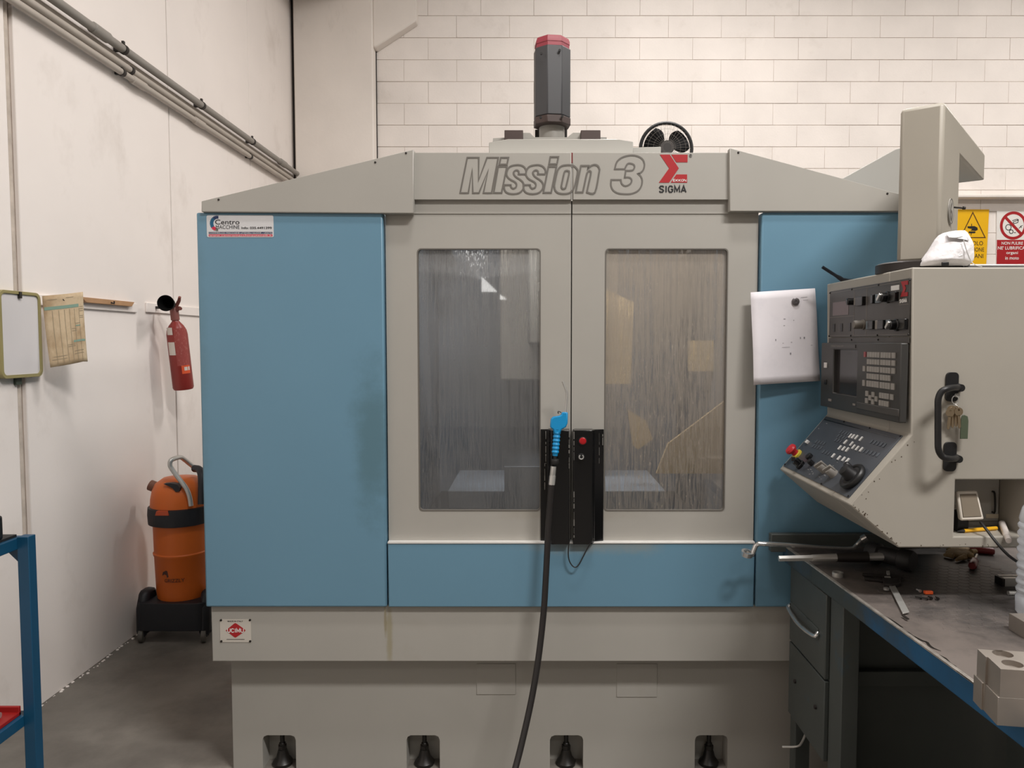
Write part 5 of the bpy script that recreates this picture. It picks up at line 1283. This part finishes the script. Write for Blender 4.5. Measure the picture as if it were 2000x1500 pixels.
# orange bit and small screws
c = Q(1813, 1161)
tag(obj('orange_bit', MB().box((c.x - .012, c.y - .006, ZB + .0012), (c.x + .012, c.y + .006, ZB + .011)), mat('bit_orange', (240, 96, 40), .45), bevel=.002), 'small orange plastic piece on the dark mat', 'plastic piece')
for i, (x, y, lb) in enumerate(((1796, 1158, 'shiny tiny screw left of the orange piece'), (1797, 1171, 'dark tiny screw leftmost in the row below the orange piece'), (1810, 1173, 'dark tiny screw second from left below the orange piece'), (1818, 1172, 'dark tiny screw third from left below the orange piece'), (1831, 1173, 'dark tiny screw rightmost in the row below the orange piece'))):
    c = Q(x, y); t = random.uniform(0, 3); dv = Vector((math.cos(t), math.sin(t), 0))
    s_ = thing('small_screw', c, lb, 'screw', 'tiny screws round the orange piece')
    mm_ = M_steel if i == 0 else M_oily
    c = c + Z3 * .0062
    obj('shank', MB().tube([c, c + dv * .013], .0022, 8), mm_, s_); obj('screw_head', MB().lathe([(.0045, 0), (.0045, .004)], c, -dv, 10), mm_, s_)
# leather glove
gl = thing('work_glove', (Q(1872, 1085).x, Q(1872, 1085).y, ZB), 'crumpled tan leather glove on the bench below the console', 'glove')
M_gl = mat('glove_leather', (150, 126, 88), .7, noise=.25, nscale=25, bump=.5, bscale=60)
gp_ = [(1843, 1082), (1850, 1077), (1862, 1073), (1880, 1072), (1900, 1074), (1908, 1079), (1902, 1086), (1890, 1092), (1872, 1092), (1856, 1088)]
vs = []; nG = len(gp_)
gc = Q(1876, 1082)
for t, hgt in ((1, .001), (1.02, .007), (.85, .015), (.5, .02)):
    for i, (x, y) in enumerate(gp_):
        p = Q(x, y); q = gc.lerp(p, t); q.z = ZB + hgt * random.uniform(.7, 1.2) + .0005; vs.append(q)
vs.append(Vector((gc.x, gc.y, ZB + .019)))
fs = [(r_ * nG + i, r_ * nG + (i + 1) % nG, (r_ + 1) * nG + (i + 1) % nG, (r_ + 1) * nG + i) for r_ in range(3) for i in range(nG)] + [(3 * nG + i, 3 * nG + (i + 1) % nG, 4 * nG) for i in range(nG)]
obj('palm', MB().add(vs, fs), M_gl, gl, sub=1, smooth=70)
for k_, (x0, y0, x1, y1) in enumerate(((1884, 1088, 1868, 1094), (1862, 1086, 1844, 1084), (1866, 1076, 1850, 1072), (1896, 1078, 1914, 1077), (1890, 1086, 1906, 1091))):
    a, b_ = Q(x0, y0, .0108), Q(x1, y1, .007)
    obj('finger', MB().tube([a, a.lerp(b_, .5) + Z3 * .002, b_], [.010, .008, .005], 8), M_gl, gl, smooth=70)
# screwdriver with red handle, red tool behind, plus red grip
def driver(x0, y0, x1, y1, lb, ln=.09, r=.0125):
    a, b_ = Q(x0, y0, r + .0005), Q(x1, y1, r + .0005)
    t = thing('screwdriver', (a.x, a.y, ZB), lb, 'screwdriver', 'screwdrivers by the glove')
    dv = (b_ - a).normalized()
    obj('handle', MB().tube([a, a + dv * .006, a + dv * .05, a + dv * .062, a + dv * .075], [r * .8, r, r, r * .75, r * .95], 12), mat('handle_red', (112, 30, 30), .35), t)
    obj('blade', MB().tube([a + dv * .074, a + dv * (.074 + ln)], .0032, 8), M_steel, t)
driver(1899, 1106, 1908, 1084, 'dark red handled screwdriver pointing away, in front of the glove')
driver(1942, 1077, 1905, 1074, 'red handled screwdriver half hidden under the console behind the glove')
# chrome block, threaded rod, steel blocks
c0, c1 = Q(1957, 1146), Q(2060, 1146)
cb_ = thing('slotted_bar', ((c0.x + c1.x) / 2, c0.y, ZB), 'bright slotted steel bar with a dark end at the right edge of the bench', 'steel bar')
sp_ = [(0, 0), (.036, 0), (.036, .009), (.012, .009), (.012, .014), (.036, .014), (.036, .024), (0, .024)]
obj('bar', MB().prism([(-.004, 0), (-.04, 0), (-.04, .026), (-.026, .026), (-.026, .017), (-.016, .017), (-.016, .026), (-.004, .026)], (Vector((c0.x + .006, c0.y + .04, ZB)), Y3, Z3, X3), 0, .2), M_steel, cb_, bevel=.001)
obj('dark_end', MB().box((c0.x, c0.y - .002, ZB), (c0.x + .008, c0.y + .038, ZB + .024)), M_oily, cb_, bevel=.001)
a = Q(1969, 1163); 
tr_ = MB()
prof_t = [(.0052 if i % 2 else .0068, i * .0032) for i in range(44)]
tag(obj('threaded_stud', tr_.lathe(prof_t, (a.x, a.y, ZB + .007), X3, 12), M_steel, smooth=20), 'short threaded steel stud beside the plastic bottle', 'stud')
# water bottle at the right edge
bc = atY(2021, 1190, 1.985); bc.z = ZB; zt_b = atY(2010, 938, bc.y).z - ZB
rB = bc.x - atY(1990, 1120, bc.y).x
bo = thing('water_bottle', (bc.x, bc.y, ZB), 'clear ribbed plastic water bottle at the right edge of the bench', 'bottle')
M_pet = bpy.data.materials.new('clear_plastic'); M_pet.use_nodes = True; b = M_pet.node_tree.nodes['Principled BSDF']
b.inputs['Base Color'].default_value = (.86, .9, .95, 1); b.inputs['Roughness'].default_value = .15; b.inputs['Transmission Weight'].default_value = .55; b.inputs['IOR'].default_value = 1.25
pr = [(rB * .8, 0), (rB * .98, .01), (rB, .05)]
for i in range(9):
    z_ = .06 + i * .0215
    pr += [(rB * .88, z_), (rB * .99, z_ + .006), (rB * 1.0, z_ + .0125), (rB * .9, z_ + .019)]
pr += [(rB * .95, .262), (rB * .8, .29), (rB * .45, .315), (rB * .38, .325)]
obj('shell', MB().lathe(pr, (bc.x, bc.y, ZB + .0005), Z3, 32), M_pet, bo)
obj('bottle_cap', MB().lathe([(rB * .42, .325), (rB * .42, .343)], (bc.x, bc.y, ZB), Z3, 20), mat('cap_blue', (40, 90, 170), .4), bo)
# machined blocks: ground steel
M_gr = mat('ground_steel', (168, 160, 152), .42, metal=.75, noise=.06, nscale=14)
c = Q(1994, 1244)
tag(obj('steel_block', MB().box((c.x, c.y - .02, ZB), (c.x + .2, c.y + .05, ZB + .042)), M_gr, bevel=.001), 'plain dark steel block behind the two drilled blocks at the right edge', 'steel block')
# two stacked drilled blocks near the bench edge
Zk = ZB
hB = .055
A = [atZ(x, y, Zk + 2 * hB) for x, y in ((1909, 1268), (1950, 1307))]
u_ = (A[1] - A[0]).normalized(); v_ = Vector((-u_.y, u_.x, 0))
if v_.x < 0: v_ = -v_
lenu = (A[1] - A[0]).length
fk = (Vector((A[0].x, A[0].y, 0)), u_, v_, Z3)
def hol(x, y): p = atZ(x, y, Zk + 2 * hB) - A[0]; return (p.dot(u_), p.dot(v_))
holes = [hol(1958.5, 1277.5), hol(1977.5, 1297)]
corner = [(0, 0), (lenu * .42, 0), (lenu * .42, .004), (lenu, .004), (lenu, .19), (0, .19)]
for i, (z0_, lb) in enumerate(((Zk + hB + .0006, 'upper of two stacked drilled steel blocks at the right edge'), (Zk + .0005, 'lower of two stacked drilled steel blocks on the bench edge'))):
    t = thing('drilled_block', (A[0].x, A[0].y, z0_), lb, 'steel block', 'stacked drilled blocks')
    cr = corner if i == 0 else [(x - (.006 if x < lenu * .5 else -.0), y - .003) for x, y in corner]
    obj('block_body', MB().prism(cr, fk, z0_, z0_ + hB, [circ(h_[0], h_[1], .0185, 28) for h_ in holes]), M_gr, t, bevel=.0008)
    for h_ in holes:
        obj('bore', MB().lathe([(.0184, .001), (.0184, hB - .011), (.009, hB - .012), (.0085, hB - .016)], fk[0] + u_ * h_[0] + v_ * h_[1] + Z3 * z0_, Z3, 24), mat('bore_steel', (150, 142, 134), .4, metal=.5), t)
